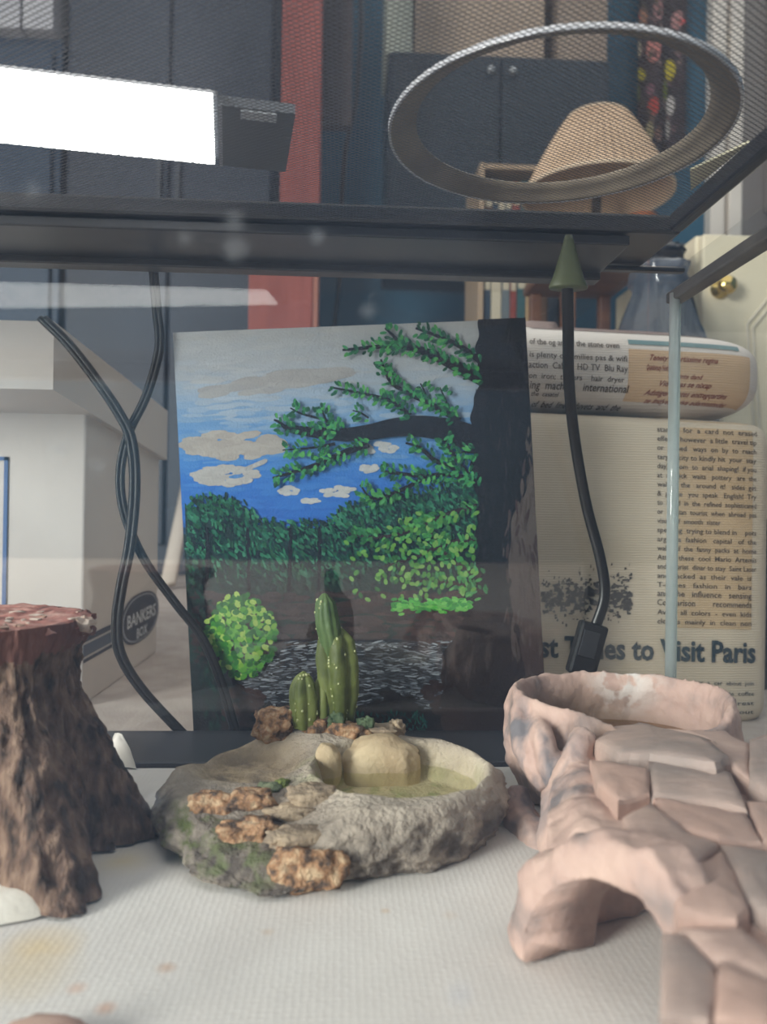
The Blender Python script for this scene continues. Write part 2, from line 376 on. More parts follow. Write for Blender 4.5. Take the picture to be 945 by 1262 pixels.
# ================================================================== paper towel floor
def towel_mat():
    m = M('paper_towel', (226, 221, 216), (216, 210, 205), scale=18, rough=.95, spec=.1)
    N = m.node_tree.nodes; L = m.node_tree.links; p = N['Principled BSDF']; tc = N.new('ShaderNodeTexCoord')
    br = N.new('ShaderNodeTexVoronoi'); br.inputs['Scale'].default_value = 420; br.inputs['Randomness'].default_value = .25
    L.new(tc.outputs['Object'], br.inputs['Vector'])
    b = N.new('ShaderNodeBump'); b.inputs['Strength'].default_value = .22; b.inputs['Distance'].default_value = .0008
    L.new(br.outputs['Distance'], b.inputs['Height']); L.new(b.outputs[0], p.inputs['Normal'])
    src = p.inputs['Base Color'].links[0].from_socket
    nz = N.new('ShaderNodeTexNoise'); nz.inputs['Scale'].default_value = 55; nz.inputs['Detail'].default_value = 5; L.new(tc.outputs['Object'], nz.inputs['Vector'])
    for (px, py), rad, col, st in (((50, 1165), .016, (226, 196, 140), .8), ((30, 1195), .02, (222, 200, 160), .7), ((205, 1190), .004, (190, 140, 100), .8), ((330, 1145), .003, (196, 160, 120), .7),
                               ((150, 1060), .016, (226, 208, 168), .8), ((475, 1120), .0025, (205, 170, 130), .8), ((555, 1125), .004, (214, 196, 180), .6), ((130, 1240), .004, (214, 150, 110), .8), ((95, 1215), .004, (210, 150, 110), .6)):
        c = atz(px, py, 0) - Vector((-.11, .28, 0))
        vd = N.new('ShaderNodeVectorMath'); vd.operation = 'DISTANCE'; vd.inputs[1].default_value = c; L.new(tc.outputs['Object'], vd.inputs[0])
        mr = N.new('ShaderNodeMapRange'); mr.inputs[1].default_value = 0; mr.inputs[2].default_value = rad; mr.inputs[3].default_value = 1; mr.inputs[4].default_value = 0; L.new(vd.outputs['Value'], mr.inputs[0])
        mu = N.new('ShaderNodeMath'); mu.operation = 'MULTIPLY'; L.new(mr.outputs[0], mu.inputs[0]); L.new(nz.outputs['Fac'], mu.inputs[1])
        m2 = N.new('ShaderNodeMath'); m2.operation = 'MULTIPLY'; m2.use_clamp = True; m2.inputs[1].default_value = st * 1.6; L.new(mu.outputs[0], m2.inputs[0])
        mx = N.new('ShaderNodeMix'); mx.data_type = 'RGBA'; L.new(m2.outputs[0], mx.inputs[0]); L.new(src, mx.inputs[6]); mx.inputs[7].default_value = lin(col); src = mx.outputs[2]
    L.new(src, p.inputs['Base Color'])
    return m
TM = towel_mat()
nx, ny = 60, 40; V = []; Fc = []
for j in range(ny + 1):
    for i in range(nx + 1):
        x = LX + .004 + (GX - .018 - LX) * i / nx; y = FY + .014 + (.4365 - FY - .014) * j / ny
        V.append((x, y, -.0006 + .0006 * fbm((x * 14, y * 14, 3), 2)))
for j in range(ny):
    for i in range(nx): Fc.append([j * (nx + 1) + i, j * (nx + 1) + i + 1, (j + 1) * (nx + 1) + i + 1, (j + 1) * (nx + 1) + i])
tw = link_mesh('paper_towel', V, Fc, TM, None, True, off=(-.11, .28, 0)); tw.location = (-.11, .28, 0)
tag(tw, 'white embossed paper towel lining the terrarium floor', 'paper towel')

# ================================================================== tree stump hide
SCN = Vector((-.160, .342, 0)); SH = .097
stump = thing('stump_hide', 'brown bark tree stump ornament with a reddish cut top', 'stump', SCN)
LOBES = [(2, .0815, 15), (-42, .097, 15), (-100, .075, 20), (-155, .08, 22), (150, .08, 22), (80, .075, 25)]
def stump_R(th):
    r = .054
    for a, R, w in LOBES:
        d = (th - math.radians(a) + math.pi) % (2 * math.pi) - math.pi
        r += (R - .054) * math.exp(-(d / math.radians(w)) ** 2)
    return r
NS, NZ = 260, 90; V = []; Fc = []
for j in range(NZ + 1):
    z = SH * .985 * j / NZ; t = z / SH
    for i in range(NS):
        th = 2 * math.pi * i / NS
        fl = (1 - t) ** 1.35
        r = .0455 + (stump_R(th) - .0455) * fl - .006 * math.exp(-((t - .68) / .16) ** 2) + .004 * ss(.8, .95, t)
        n1 = fbm((math.cos(th) * 5 + t * .6, math.sin(th) * 5, t * 1.4 + 3), 4)
        n2 = abs(fbm((math.cos(th) * 11 + t * 1.2, math.sin(th) * 11, t * 3.2), 4))
        n3 = fbm((math.cos(th) * 24, math.sin(th) * 24, t * 14), 3)
        k = 1 - .75 * ss(.80, .86, t + .05 * n1)
        r += k * (.0040 * n1 - .0075 * n2 + .0015 * n3) + (1 - k) * (.0012 * n3 - .002)
        V.append((SCN.x + r * math.cos(th), SCN.y + r * math.sin(th), .0006 + z))
for j in range(NZ):
    for i in range(NS):
        i2 = (i + 1) % NS; Fc.append([j * NS + i, j * NS + i2, (j + 1) * NS + i2, (j + 1) * NS + i])
bark = M('bark', (48, 37, 32), (108, 84, 71), (146, 120, 102), scale=190, rough=.8, bump=1., bscale=520, stretch=(1, 1, .4), lo=.36, hi=.68, detail=8)
def in_band(q): return (q[0] // NS) / NZ > .865 + .05 * fbm((math.cos(2 * math.pi * (q[0] % NS) / NS) * 9, math.sin(2 * math.pi * (q[0] % NS) / NS) * 9, 1), 3)
split = [i for i, q in enumerate(Fc) if not in_band(q)]
link_mesh('bark_body', V, [Fc[i] for i in split], bark, stump, True)
band = M('stripped_wood', (92, 56, 50), (124, 80, 70), scale=60, rough=.65, bump=.5, bscale=200, stretch=(2, 2, .4))
link_mesh('stripped_rim', V, [q for q in Fc if in_band(q)], band, stump, True)
# cut top, uneven
V = []; Fc = []; NR = 26; SEG = 96
for j in range(NR + 1):
    for i in range(SEG):
        th = 2 * math.pi * i / SEG; s = j / NR
        x, y = math.cos(th), math.sin(th)
        r = .0475 * s * (1 + .03 * fbm((x * 4, y * 4, 0), 3))
        z = SH * .985 + .0012 * fbm((x * s * 9, y * s * 9, 5), 4) + .001 - (.004 if j == NR else 0)
        V.append((SCN.x + r * x, SCN.y + r * y, z))
for j in range(NR):
    for i in range(SEG):
        i2 = (i + 1) % SEG; Fc.append([j * SEG + i, (j + 1) * SEG + i, (j + 1) * SEG + i2, j * SEG + i2])
link_mesh('cut_top', V, Fc, M('cut_wood', (70, 44, 42), (164, 108, 98), (198, 156, 144), scale=90, rough=.7, bump=.7, bscale=160, lo=.28, hi=.66, detail=7), stump, True)
flk = M('pale_flake', (205, 190, 178), (150, 120, 104), scale=200, rough=.8, bump=.5)
for i in range(26):
    th = random.uniform(-1.9, .9); r = random.uniform(.018, .047); s = random.uniform(.0008, .0022)
    v, f = rock_data((SCN.x + r * math.cos(th), SCN.y + r * math.sin(th), SH - .0002), (s * 1.8, s, .0007), i, .5, 1, random.uniform(0, 3))
    link_mesh('wood_flake', v, f, flk, stump)
for i, (px, py) in enumerate(((104, 768), (108, 775), (100, 776), (106, 762))):
    p = at(px, py, SCN.y - .004 + .004 * i); v, f = rock_data(p, (.0035, .0035, .003), i + 40, .7, 2); link_mesh('splinter', v, f, flk if i % 2 == 0 else band, stump)

# folded towel corner under the stump
fold = M('cream_towel_fold', (232, 226, 218), (222, 215, 204), scale=30, rough=.9, bump=.2, bscale=300)
def fold_sheet(name, pts, label, h):
    P = [atz(x, y, 0) for x, y in pts]; c = sum(P, Vector()) / len(P); V = []; Fc = []; n = len(P); K = 7
    for k in range(K + 1):
        s = 1 - k / K
        for i, p in enumerate(P):
            q = c + (p - c) * s; V.append((q.x, q.y, .001 + h * math.sin(min(1, (1 - s) * 1.6) * math.pi / 2) * (1 + .35 * fbm((q.x * 60, q.y * 60, 1), 3)) if s < 1 else .0004))
    for k in range(K):
        for i in range(n): i2 = (i + 1) % n; Fc.append([k * n + i, k * n + i2, (k + 1) * n + i2, (k + 1) * n + i])
    o = link_mesh(name, V, Fc, fold, None, True, off=c); o.location = c
    return tag(o, label, 'paper towel')
fold_sheet('towel_fold', [(-60, 1100), (0, 1085), (50, 1078), (100, 1074), (104, 1082), (92, 1105), (75, 1122), (40, 1134), (-10, 1143), (-60, 1150)], 'cream folded paper wad under the front of the stump', .006)
P = [(138, 912), (150, 918), (160, 935), (168, 948), (150, 946), (136, 930)]
fold_sheet('towel_scrap', P, 'small white crumpled paper scrap behind the stump', .008)
v, f = rock_data(atz(52, 1285, .002), (.012, .007, .005), 91, .2, 3)
tag(link_mesh('pink_stone', v, f, M('pink_stone', (196, 164, 148), (178, 142, 128), scale=60, rough=.8, bump=.3), None, True), 'small pinkish stone at the bottom left corner of the towel', 'stone')

# ================================================================== water dish with cactus
DC = Vector((-.003, .353, 0)); DH = .0265
dish = thing('water_dish', 'grey-beige stone-look water dish with two pools, orange rocks and a cactus', 'water dish', DC)
OUT = [(5, .0775), (30, .076), (60, .068), (90, .060), (120, .064), (150, .072), (175, .0765), (195, .073), (211, .069), (232, .068), (251, .066), (263, .060), (276, .0545), (298, .057), (320, .064), (338, .069), (352, .0745)]
def out_r(th):                                 # outline of the dish, radius by bearing
    d = math.degrees(th) % 360; n = len(OUT)
    for k in range(n):
        a0, r1 = OUT[k]; a1, r2 = OUT[(k + 1) % n]; sp_ = (a1 - a0) % 360; u = (d - a0) % 360
        if u <= sp_:
            t = u / sp_; r0 = OUT[k - 1][1]; r3 = OUT[(k + 2) % n][1]
            r = .5 * (2 * r1 + (r2 - r0) * t + (2 * r0 - 5 * r1 + 4 * r2 - r3) * t * t + (3 * r1 - r0 - 3 * r2 + r3) * t ** 3)
            return r * (1 + .022 * fbm((math.cos(th) * 2.2, math.sin(th) * 2.2, 4), 3))
def flare(th): return .0022
def pool(x, y, cx, cy, a, b, rot=0.):
    dx, dy = x - cx, y - cy; c, s = math.cos(rot), math.sin(rot)
    u, v = (dx * c + dy * s) / a, (-dx * s + dy * c) / b
    return math.sqrt(u * u + v * v) * (1 + .07 * fbm((x * 50, y * 50, 2), 2))
def dish_z(x, y):
    z = DH + .0013 * fbm((x * 45, y * 45, 1), 4)
    z += .005 * math.exp(-((x + .012) / .024) ** 2 - ((y - .398) / .013) ** 2)          # back ridge under the cactus
    sl = ss(.008, -.022, x); t = max(0., min(1., (y - .287) / .062))                    # stepped slope, front left
    st = (math.floor(t * 4) + ss(.25, .9, t * 4 % 1)) / 4
    z -= sl * (DH - .006) * (1 - (.45 * t + .55 * st))
    z -= ss(.0, -.03, x) * .0055 * ss(.376, .348, y) * ss(.330, .348, y)                # left basin opens to the front
    d1 = pool(x, y, .0285, .3585, .0425, .0415, -.10); z = z - (z - .009) * (1 - ss(.80, .99, d1))
    d2 = pool(x, y, -.0445, .377, .034, .027, .12); z = z - .0105 * (1 - ss(.45, 1.05, d2))
    return z
NT, NRr, NW = 200, 60, 26; V = []; Fc = []
for j in range(NRr + 1):
    s = j / NRr
    for i in range(NT):
        th = 2 * math.pi * i / NT; r = out_r(th) * s; x, y = DC.x + r * math.cos(th), DC.y + r * math.sin(th)
        z = dish_z(x, y)
        if s > .93: z -= .0035 * ((s - .93) / .07) ** 2
        V.append((x, y, z))
for j in range(1, NW + 1):
    t = j / NW
    for i in range(NT):
        th = 2 * math.pi * i / NT; ro = out_r(th); x0, y0 = DC.x + ro * math.cos(th), DC.y + ro * math.sin(th); zt = dish_z(x0, y0) - .0035
        bul = .0035 * math.sin(math.pi * min(1, t * 1.25)) if t < .8 else 0
        dd = math.degrees(th) % 360; steep = ss(190, 225, dd) * (1 - ss(255, 275, dd))
        r = ro + flare(th) * (t ** (1 - .25 * steep)) + bul - .003 * ss(.85, 1, t)
        r += .003 * fbm((math.cos(th) * 5, math.sin(th) * 5, t * 2), 4) + .0016 * fbm((math.cos(th) * 16, math.sin(th) * 16, t * 7), 3)
        V.append((DC.x + r * math.cos(th), DC.y + r * math.sin(th), zt * (1 - t) + .0002))
for j in range(NRr + NW):
    for i in range(NT):
        i2 = (i + 1) % NT; Fc.append([j * NT + i, (j + 1) * NT + i, (j + 1) * NT + i2, j * NT + i2])
def dish_mat():
    m = M('dish_stone', (118, 109, 101), (172, 159, 145), (196, 183, 168), scale=34, rough=.85, bump=1.0, bscale=380, lo=.3, hi=.7, detail=8)
    N = m.node_tree.nodes; L = m.node_tree.links; p = N['Principled BSDF']; src = p.inputs['Base Color'].links[0].from_socket
    tc = N.new('ShaderNodeTexCoord'); sx = N.new('ShaderNodeSeparateXYZ'); L.new(tc.outputs['Object'], sx.inputs[0])
    def overlay(fac, col):
        nonlocal src
        mx = N.new('ShaderNodeMix'); mx.data_type = 'RGBA'; L.new(fac, mx.inputs[0]); L.new(src, mx.inputs[6]); mx.inputs[7].default_value = lin(col); src = mx.outputs[2]
    def rng(sock, a, b, c=0., d=1.):
        r = N.new('ShaderNodeMapRange'); r.inputs[1].default_value = a; r.inputs[2].default_value = b; r.inputs[3].default_value = c; r.inputs[4].default_value = d; L.new(sock, r.inputs[0]); return r.outputs[0]
    def mul(a, b):
        q = N.new('ShaderNodeMath'); q.operation = 'MULTIPLY'; L.new(a, q.inputs[0]); L.new(b, q.inputs[1]); return q.outputs[0]
    def nz(s, d=5):
        q = N.new('ShaderNodeTexNoise'); q.inputs['Scale'].default_value = s; q.inputs['Detail'].default_value = d; L.new(tc.outputs['Object'], q.inputs['Vector']); return q.outputs['Fac']
    def blob(c, r0, r1):
        vd = N.new('ShaderNodeVectorMath'); vd.operation = 'DISTANCE'; vd.inputs[1].default_value = c; L.new(tc.outputs['Object'], vd.inputs[0]); return rng(vd.outputs['Value'], r0, r1, 1, 0)
    # sand-painted basin floors, grey-brown painted skirt, moss and algae stains
    overlay(mul(blob((-.043, .025, .021), .016, .034), rng(nz(60), .3, .6, .5, .95)), (208, 184, 150))
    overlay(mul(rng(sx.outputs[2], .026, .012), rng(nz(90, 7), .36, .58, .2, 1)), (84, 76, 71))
    overlay(mul(blob((.031, .005, .009), .034, .048), rng(nz(50), .3, .62, .6, .95)), (212, 196, 166))
    overlay(mul(blob((.010, .006, .010), .010, .036), rng(nz(110, 6), .45, .58)), (140, 150, 100))
    overlay(mul(blob((.046, .010, .010), .008, .030), rng(nz(70, 6), .48, .6)), (156, 160, 116))
    overlay(mul(blob((-.055, -.034, .008), .010, .028), rng(nz(120, 7), .47, .60)), (84, 92, 54))
    overlay(mul(blob((-.035, -.052, .004), .008, .024), rng(nz(130, 7), .49, .62)), (96, 102, 70))
    overlay(mul(blob((-.075, -.012, .006), .008, .022), rng(nz(100, 6), .42, .6)), (62, 62, 62))
    L.new(src, p.inputs['Base Color']); return m
link_mesh('dish_body', V, Fc, dish_mat(), dish, True)
from mathutils.bvhtree import BVHTree
DBVH = BVHTree.FromPolygons([Vector(v) for v in V], Fc)
# water in the right pool
WZ = .0155; V = [(DC.x, DC.y, 0)]; V = []; Fc = []
cx, cy = .0285, .3585
for i in range(64):
    th = 2 * math.pi * i / 64; u, v_ = .0405 * math.cos(th), .0395 * math.sin(th); c_, s_ = math.cos(-.10), math.sin(-.10)
    V.append((cx + u * c_ - v_ * s_, cy + u * s_ + v_ * c_, WZ))
V.append((cx, cy, WZ)); Fc = [[i, (i + 1) % 64, 64] for i in range(64)]
link_mesh('water', V, Fc, glass_mat('pool_water', .8, (248, 250, 238), ior=1.33, ripple=.12), dish, True)
orange = M('orange_rock', (84, 70, 62), (164, 124, 92), (200, 172, 140), scale=190, rough=.85, bump=1.0, bscale=420, lo=.38, hi=.66, detail=8)
grock = M('grey_rock', (128, 112, 96), (176, 156, 132), scale=120, rough=.85, bump=.8, bscale=400, detail=8)
cream = M('cream_boulder', (176, 154, 124), (204, 184, 152), scale=50, rough=.8, bump=.4, bscale=300)
moss = M('moss_tuft', (76, 90, 50), (130, 140, 70), scale=260, rough=.9, bump=1., bscale=600)
def drock(name, px, py, s, mat, seed, amp=.3, rot=0., sub=4, sink=.35, Y=None):
    d = ray(px, py).normalized(); h = DBVH.ray_cast(CAM_POS, d)[0]
    p = at(px, py, Y) if (Y or h is None) else h + Vector((0, 1, 0)) * s[1] * sink
    v, f = rock_data(p, s, seed, amp, sub, rot); return link_mesh(name, v, f, mat, dish, True)
drock('rock', 338, 894, (.0105, .007, .0090), orange, 1, .45, Y=.402)
drock('rock', 394, 899, (.0085, .006, .0070), orange, 2, .4, Y=.400)
drock('rock', 426, 907, (.0110, .006, .0064), orange, 3, .4, Y=.397)
drock('rock', 462, 906, (.0120, .007, .0060), grock, 4, .35, Y=.402)
drock('rock', 489, 897, (.0044, .004, .0038), grock, 5, .5, Y=.408)
drock('boulder', 468, 948, (.0205, .012, .0160), cream, 6, .14, Y=.390)
drock('boulder', 403, 947, (.0068, .007, .0120), cream, 7, .10, Y=.378)
drock('step_rock', 264, 993, (.0125, .0060, .0050), orange, 11, .40, -.05)
drock('step_rock', 308, 990, (.0098, .0060, .0050), orange, 12, .40, .05)
drock('step_rock', 304, 1029, (.0115, .0060, .0056), orange, 13, .40)
drock('step_rock', 360, 1006, (.0130, .0065, .0038), grock, 14, .32)
drock('step_rock', 377, 1036, (.0155, .0070, .0044), grock, 15, .32, .2)
drock('step_rock', 379, 1072, (.0145, .0060, .0085), orange, 16, .34, .12)
drock('step_rock', 386, 984, (.0110, .008, .0040), grock, 17, .35)
drock('moss_tuft', 348, 968, (.0036, .0034, .0026), moss, 21, .35, 0, 3)
drock('moss_tuft', 333, 974, (.0055, .004, .0026), M('grey_moss', (96, 108, 84), (136, 142, 112), scale=260, rough=.9, bump=1., bscale=600), 22, .5, 0, 3)
# cactus: ribbed columns
cact = M('cactus_green', (78, 88, 44), (104, 114, 58), (118, 126, 70), scale=60, rough=.55, bump=.25, bscale=300)
cact2 = M('cactus_dark_green', (56, 80, 46), (84, 106, 62), scale=80, rough=.55, bump=.3, bscale=300)
def column(pts, radii, ribs, amp, mat, name, ph=0.):
    P = catmull(pts, 10); n = len(P); SEGc = 56; V = []; Fc = []
    for i, p in enumerate(P):
        t = i / (n - 1) * (len(radii) - 1); k = min(int(t), len(radii) - 2); r = radii[k] + (radii[k + 1] - radii[k]) * (t - k)
        for q in range(SEGc):
            w = 2 * math.pi * q / SEGc; rr = r * (1 - amp * (1 - abs(math.cos((w + ph) * ribs / 2))) + .05 * fbm((math.cos(w) * 3, math.sin(w) * 3, p.z * 140), 3))
            V.append((p.x + rr * math.cos(w), p.y + rr * math.sin(w) * .85, p.z))
    for i in range(n - 1):
        for q in range(SEGc):
            q2 = (q + 1) % SEGc; Fc.append([i * SEGc + q, i * SEGc + q2, (i + 1) * SEGc + q2, (i + 1) * SEGc + q])
    V.append(tuple(P[-1] + Vector((0, 0, .0006)))); top = len(V) - 1
    Fc += [[(n - 1) * SEGc + q, (n - 1) * SEGc + (q + 1) % SEGc, top] for q in range(SEGc)]
    return link_mesh(name, V, Fc, mat, dish, True), P
CY = .404
cm, P1 = column([at(419, 896, CY), at(419, 870, CY), at(416, 830, CY), at(414, 795, CY), at(413, 778, CY), at(413, 769, CY)], [.0068, .0082, .0112, .0114, .0098, .005, .001], 5, .34, cact, 'cactus_stem', .25)
ct, P2 = column([at(409, 815, CY - .002), at(407, 790, CY - .003), at(403, 765, CY - .003), at(401, 745, CY - .003), at(400, 732, CY - .003)], [.0035, .0055, .0066, .0062, .0052, .0015], 9, .12, cact2, 'cactus_tip')
cp, P3 = column([at(376, 897, CY - .004), at(375, 875, CY - .004), at(374, 850, CY - .004), at(374, 835, CY - .004), at(374, 828, CY - .004)], [.0060, .0074, .0078, .0066, .004, .0012], 5, .28, cact, 'cactus_pad', .6)
cb, P4 = column([at(396, 897, CY - .001), at(397, 870, CY - .001), at(397, 845, CY - .001), at(396, 832, CY - .001)], [.006, .0064, .005, .0014], 5, .28, cact, 'cactus_pad', .1)
spn = M('pale_areole', (176, 180, 132), rough=.7)
def areoles(root, P, ribs, n):
    mb = MB(); R0 = dish.location; bv = BVHTree.FromPolygons([v.co + R0 for v in root.data.vertices], [list(p.vertices) for p in root.data.polygons])
    for i in range(n):
        k = random.randint(2, len(P) - 5); w = -math.pi / 2 + random.choice((-2, -1, 0, 1, 2)) * 2 * math.pi / ribs * .5 + random.uniform(-.15, .15)
        p = P[k]; d = Vector((math.cos(w), math.sin(w), 0)); h = bv.ray_cast(p + d * .03, -d)[0]
        if h is None: continue
        q = random.uniform(.0004, .0008); v, f = rock_data(h, (q, q, q * 1.1), i, .2, 1); mb.add(v, f)
    o = mb.build('areole_dots', spn, root, True); o['kind'] = 'stuff'
areoles(cm, P1, 5, 34)
areoles(cp, P3, 5, 22)
areoles(ct, P2, 5, 8)
for px, py, s in ((417, 887, .0032), (408, 890, .0026), (446, 894, .0028), (455, 891, .0024)):
    v, f = rock_data(at(px, py, .398), (s, s, s * 1.3), int(px), .6, 3); link_mesh('moss_tuft', v, f, M('teal_moss', (58, 76, 54), (96, 112, 84), scale=300, rough=.9, bump=1.), dish, True)

# ================================================================== ramp dish ornament
RB = Vector((.1435, .386, 0))
ramp = thing('rock_ramp_dish', 'terracotta slate-look ramp dish with water bowl and arched cave', 'reptile dish', (.13, .3, 0))
terra = M('terracotta_resin', (138, 124, 120), (184, 154, 143), (198, 168, 155), scale=38, rough=.7, bump=.35, bscale=260, lo=.30, hi=.62, detail=6)
def stain_terra():
    N = terra.node_tree.nodes; L = terra.node_tree.links; p = N['Principled BSDF']; src = p.inputs['Base Color'].links[0].from_socket; tc = N.new('ShaderNodeTexCoord')
    def put(c, r0, r1, sc, a, b, col, stretch=(1, 1, 1)):
        nonlocal src
        vd = N.new('ShaderNodeVectorMath'); vd.operation = 'DISTANCE'; vd.inputs[1].default_value = c; mp = N.new('ShaderNodeMapping'); L.new(tc.outputs['Object'], vd.inputs[0])
        r = N.new('ShaderNodeMapRange'); r.inputs[1].default_value = r0; r.inputs[2].default_value = r1; r.inputs[3].default_value = 1; r.inputs[4].default_value = 0; L.new(vd.outputs['Value'], r.inputs[0])
        mp.inputs['Scale'].default_value = stretch; L.new(tc.outputs['Object'], mp.inputs['Vector'])
        nz = N.new('ShaderNodeTexNoise'); nz.inputs['Scale'].default_value = sc; nz.inputs['Detail'].default_value = 6; L.new(mp.outputs[0], nz.inputs['Vector'])
        r2 = N.new('ShaderNodeMapRange'); r2.inputs[1].default_value = a; r2.inputs[2].default_value = b; L.new(nz.outputs['Fac'], r2.inputs[0])
        mu = N.new('ShaderNodeMath'); mu.operation = 'MULTIPLY'; L.new(r.outputs[0], mu.inputs[0]); L.new(r2.outputs[0], mu.inputs[1])
        mx = N.new('ShaderNodeMix'); mx.data_type = 'RGBA'; L.new(mu.outputs[0], mx.inputs[0]); L.new(src, mx.inputs[6]); mx.inputs[7].default_value = lin(col); src = mx.outputs[2]
    put((.008, .086, .020), .044, .054, 40, .0, .45, (146, 122, 106))          # water-stained bowl inside
    put((-.045, .05, .03), .02, .05, 70, .45, .6, (112, 108, 112), (1, 1, .4))   # grey paint streaks on the side
    put((-.03, .0, .02), .015, .045, 60, .48, .62, (118, 112, 114), (1, 1, .4))
    put((.03, .125, .054), .006, .024, 120, .45, .55, (206, 196, 190))           # chalky lime on the rim
    L.new(src, p.inputs['Base Color'])
stain_terra()
def ramp_z(x, y):
    return .0415 - .030 * ss(.150, .120, y) + .0015 * math.sin(x * 60) * math.sin(y * 45)
def bowl_r(th):
    c, s = math.cos(th), math.sin(th); r = 1 / math.sqrt((c / .0585) ** 2 + (s / .050) ** 2)
    d = math.degrees(th) % 360
    r -= .008 * math.exp(-((d - 235) / 22) ** 2)
    return r * (1 + .025 * fbm((c * 2, s * 2, 8), 3))
body = MB()
NT = 120; prof = [(.0, .0005, 0), (.82, .0005, 1), (.90, .008, 1), (1.0, .018, 1), (1.03, .030, 1), (1.0, .044, 1), (.97, .0535, 1), (.93, .056, 1), (.885, .054, 1), (.85, .047, 1), (.82, .034, 1), (.76, .022, 1), (.5, .018, 1), (.0, .018, 0)]
V = []; Fc = []
for j, (k, z, n) in enumerate(prof):
    for i in range(NT):
        th = 2 * math.pi * i / NT; r = bowl_r(th) * k
        zz = z - (.011 * math.exp(-((math.degrees(th) % 360 - 275) / 48) ** 2) if .04 < z else 0) + (.0012 * fbm((math.cos(th) * 3, math.sin(th) * 3, z * 40), 3) if z > .01 else 0)
        if z > .01 and z < .05 and j < 7: r += .0045 * fbm((math.cos(th) * 4.5 + z * 25, math.sin(th) * 4.5 - z * 20, z * 18), 3)
        V.append((RB.x + r * math.cos(th), RB.y + r * math.sin(th), zz))
for j in range(len(prof) - 1):
    for i in range(NT):
        i2 = (i + 1) % NT; Fc.append([j * NT + i, j * NT + i2, (j + 1) * NT + i2, (j + 1) * NT + i])
body.add(V, Fc)
# ramp wedge
def xl(y):
    P = [(.12, .094), (.20, .090), (.225, .082), (.262, .072), (.30, .083), (.33, .092), (.36, .10)]
    for (a, xa), (b, xb) in zip(P, P[1:]):
        if a <= y <= b: return xa + (xb - xa) * (y - a) / (b - a)
    return P[0][1] if y < .12 else P[-1][1]
nx, ny = 40, 60; V = []; Fc = []
for j in range(ny + 1):
    y = .128 + (.352 - .128) * j / ny
    for i in range(nx + 1):
        u = i / nx; x = xl(y) + (.196 - xl(y)) * u
        z = ramp_z(x, y) - .003 - .008 * (1 - ss(0, .10, u)) - .008 * ss(.93, 1, u) + .002 * fbm((x * 40, y * 40, 0), 3)
        V.append((x, y, z))
nb = len(V)
for j in range(ny):
    for i in range(nx): Fc.append([j * (nx + 1) + i, j * (nx + 1) + i + 1, (j + 1) * (nx + 1) + i + 1, (j + 1) * (nx + 1) + i])
ring_i = [i for i in range(nx + 1)] + [j * (nx + 1) + nx for j in range(1, ny + 1)] + [ny * (nx + 1) + i for i in range(nx - 1, -1, -1)] + [j * (nx + 1) for j in range(ny - 1, 0, -1)]
for i in ring_i: V.append((V[i][0], V[i][1], .0005))
n = len(ring_i)
for k in range(n): k2 = (k + 1) % n; Fc.append([ring_i[k], nb + k, nb + k2, ring_i[k2]])
Fc.append([nb + k for k in range(n)][::-1])
body.add(V, Fc)
# arch band round the cave mouth
AL = Vector((.0705, .2475, 0)); AR = Vector((.0868, .198, 0)); AC = (AL + AR) / 2; AW = (AR - AL).length / 2
ad = (AL - AR).normalized(); an = Vector((-ad.y, ad.x, 0))          # an: outward (towards -X)
if an.x > 0: an = -an
def arch_z(c): return (.0385 - .009 * c) * (max(0., 1 - c * c) ** .5) ** (.8 if c > 0 else .35)
NA = 48; V = []; Fc = []; sec = [(-.002, -.017), (.004, -.018), (.010, -.013), (.0125, -.002), (.011, .014), (-.002, .012)]
for i in range(NA + 1):
    w = math.pi * i / NA; c, s = math.cos(w), math.sin(w)
    foot = max(0, c) ** 3
    for (dr, dn) in sec:
        k = 1 + .25 * fbm((c * 3, s * 3, dr * 90), 3)
        dr2 = dr * (1 + .35 * foot) * (k if dr > 0 else 1); R = Vector((0, 0, 0))
        p = AC + ad * (c * (AW + dr2)) + Vector((0, 0, max(.0006, arch_z(c) + s * dr2))) - an * (dn * (1 if dn > 0 else .36 + .36 * max(-1, c)) )
        V.append(p)
K = len(sec)
for i in range(NA):
    for k in range(K): k2 = (k + 1) % K; Fc.append([i * K + k, i * K + k2, (i + 1) * K + k2, (i + 1) * K + k])
Fc += [list(range(K)), [NA * K + k for k in range(K)][::-1]]
body.add(V, Fc)
# driftwood-like folds on the bowl's side
def px_root(pts, r):
    P = [at(600 + x / 2.73, 800 + y / 2.73, Y) for x, y, Y in pts]; body.add(*tube_data(catmull(P, 6), r, 10))
px_root([(115, 150, .385), (110, 260, .368), (150, 380, .356), (200, 470, .348)], [.004, .006, .0065, .004])
px_root([(150, 210, .372), (190, 300, .352), (215, 420, .344), (260, 520, .336)], [.003, .006, .0055, .004])
px_root([(330, 290, .338), (300, 340, .332), (270, 430, .330), (230, 470, .336)], [.006, .006, .007, .004])
px_root([(290, 400, .330), (330, 470, .322), (400, 540, .312), (460, 570, .306)], [.006, .007, .006, .004])
px_root([(230, 480, .336), (240, 560, .326), (230, 640, .316), (250, 720, .306)], [.007, .008, .008, .006])
px_root([(90, 480, .366), (110, 570, .356), (160, 640, .342), (210, 720, .326)], [.008, .009, .010, .007])
px_root([(350, 520, .322), (330, 590, .312), (300, 660, .302), (260, 730, .292)], [.008, .010, .010, .006])
px_root([(440, 560, .312), (440, 620, .302), (470, 690, .292), (520, 730, .282)], [.008, .009, .008, .006])
raw = body.build('dish_body', terra, ramp, True)
mod = raw.modifiers.new('r', 'REMESH'); mod.mode = 'VOXEL'; mod.voxel_size = .0014
md2 = raw.modifiers.new('s', 'SMOOTH'); md2.factor = .5; md2.iterations = 3
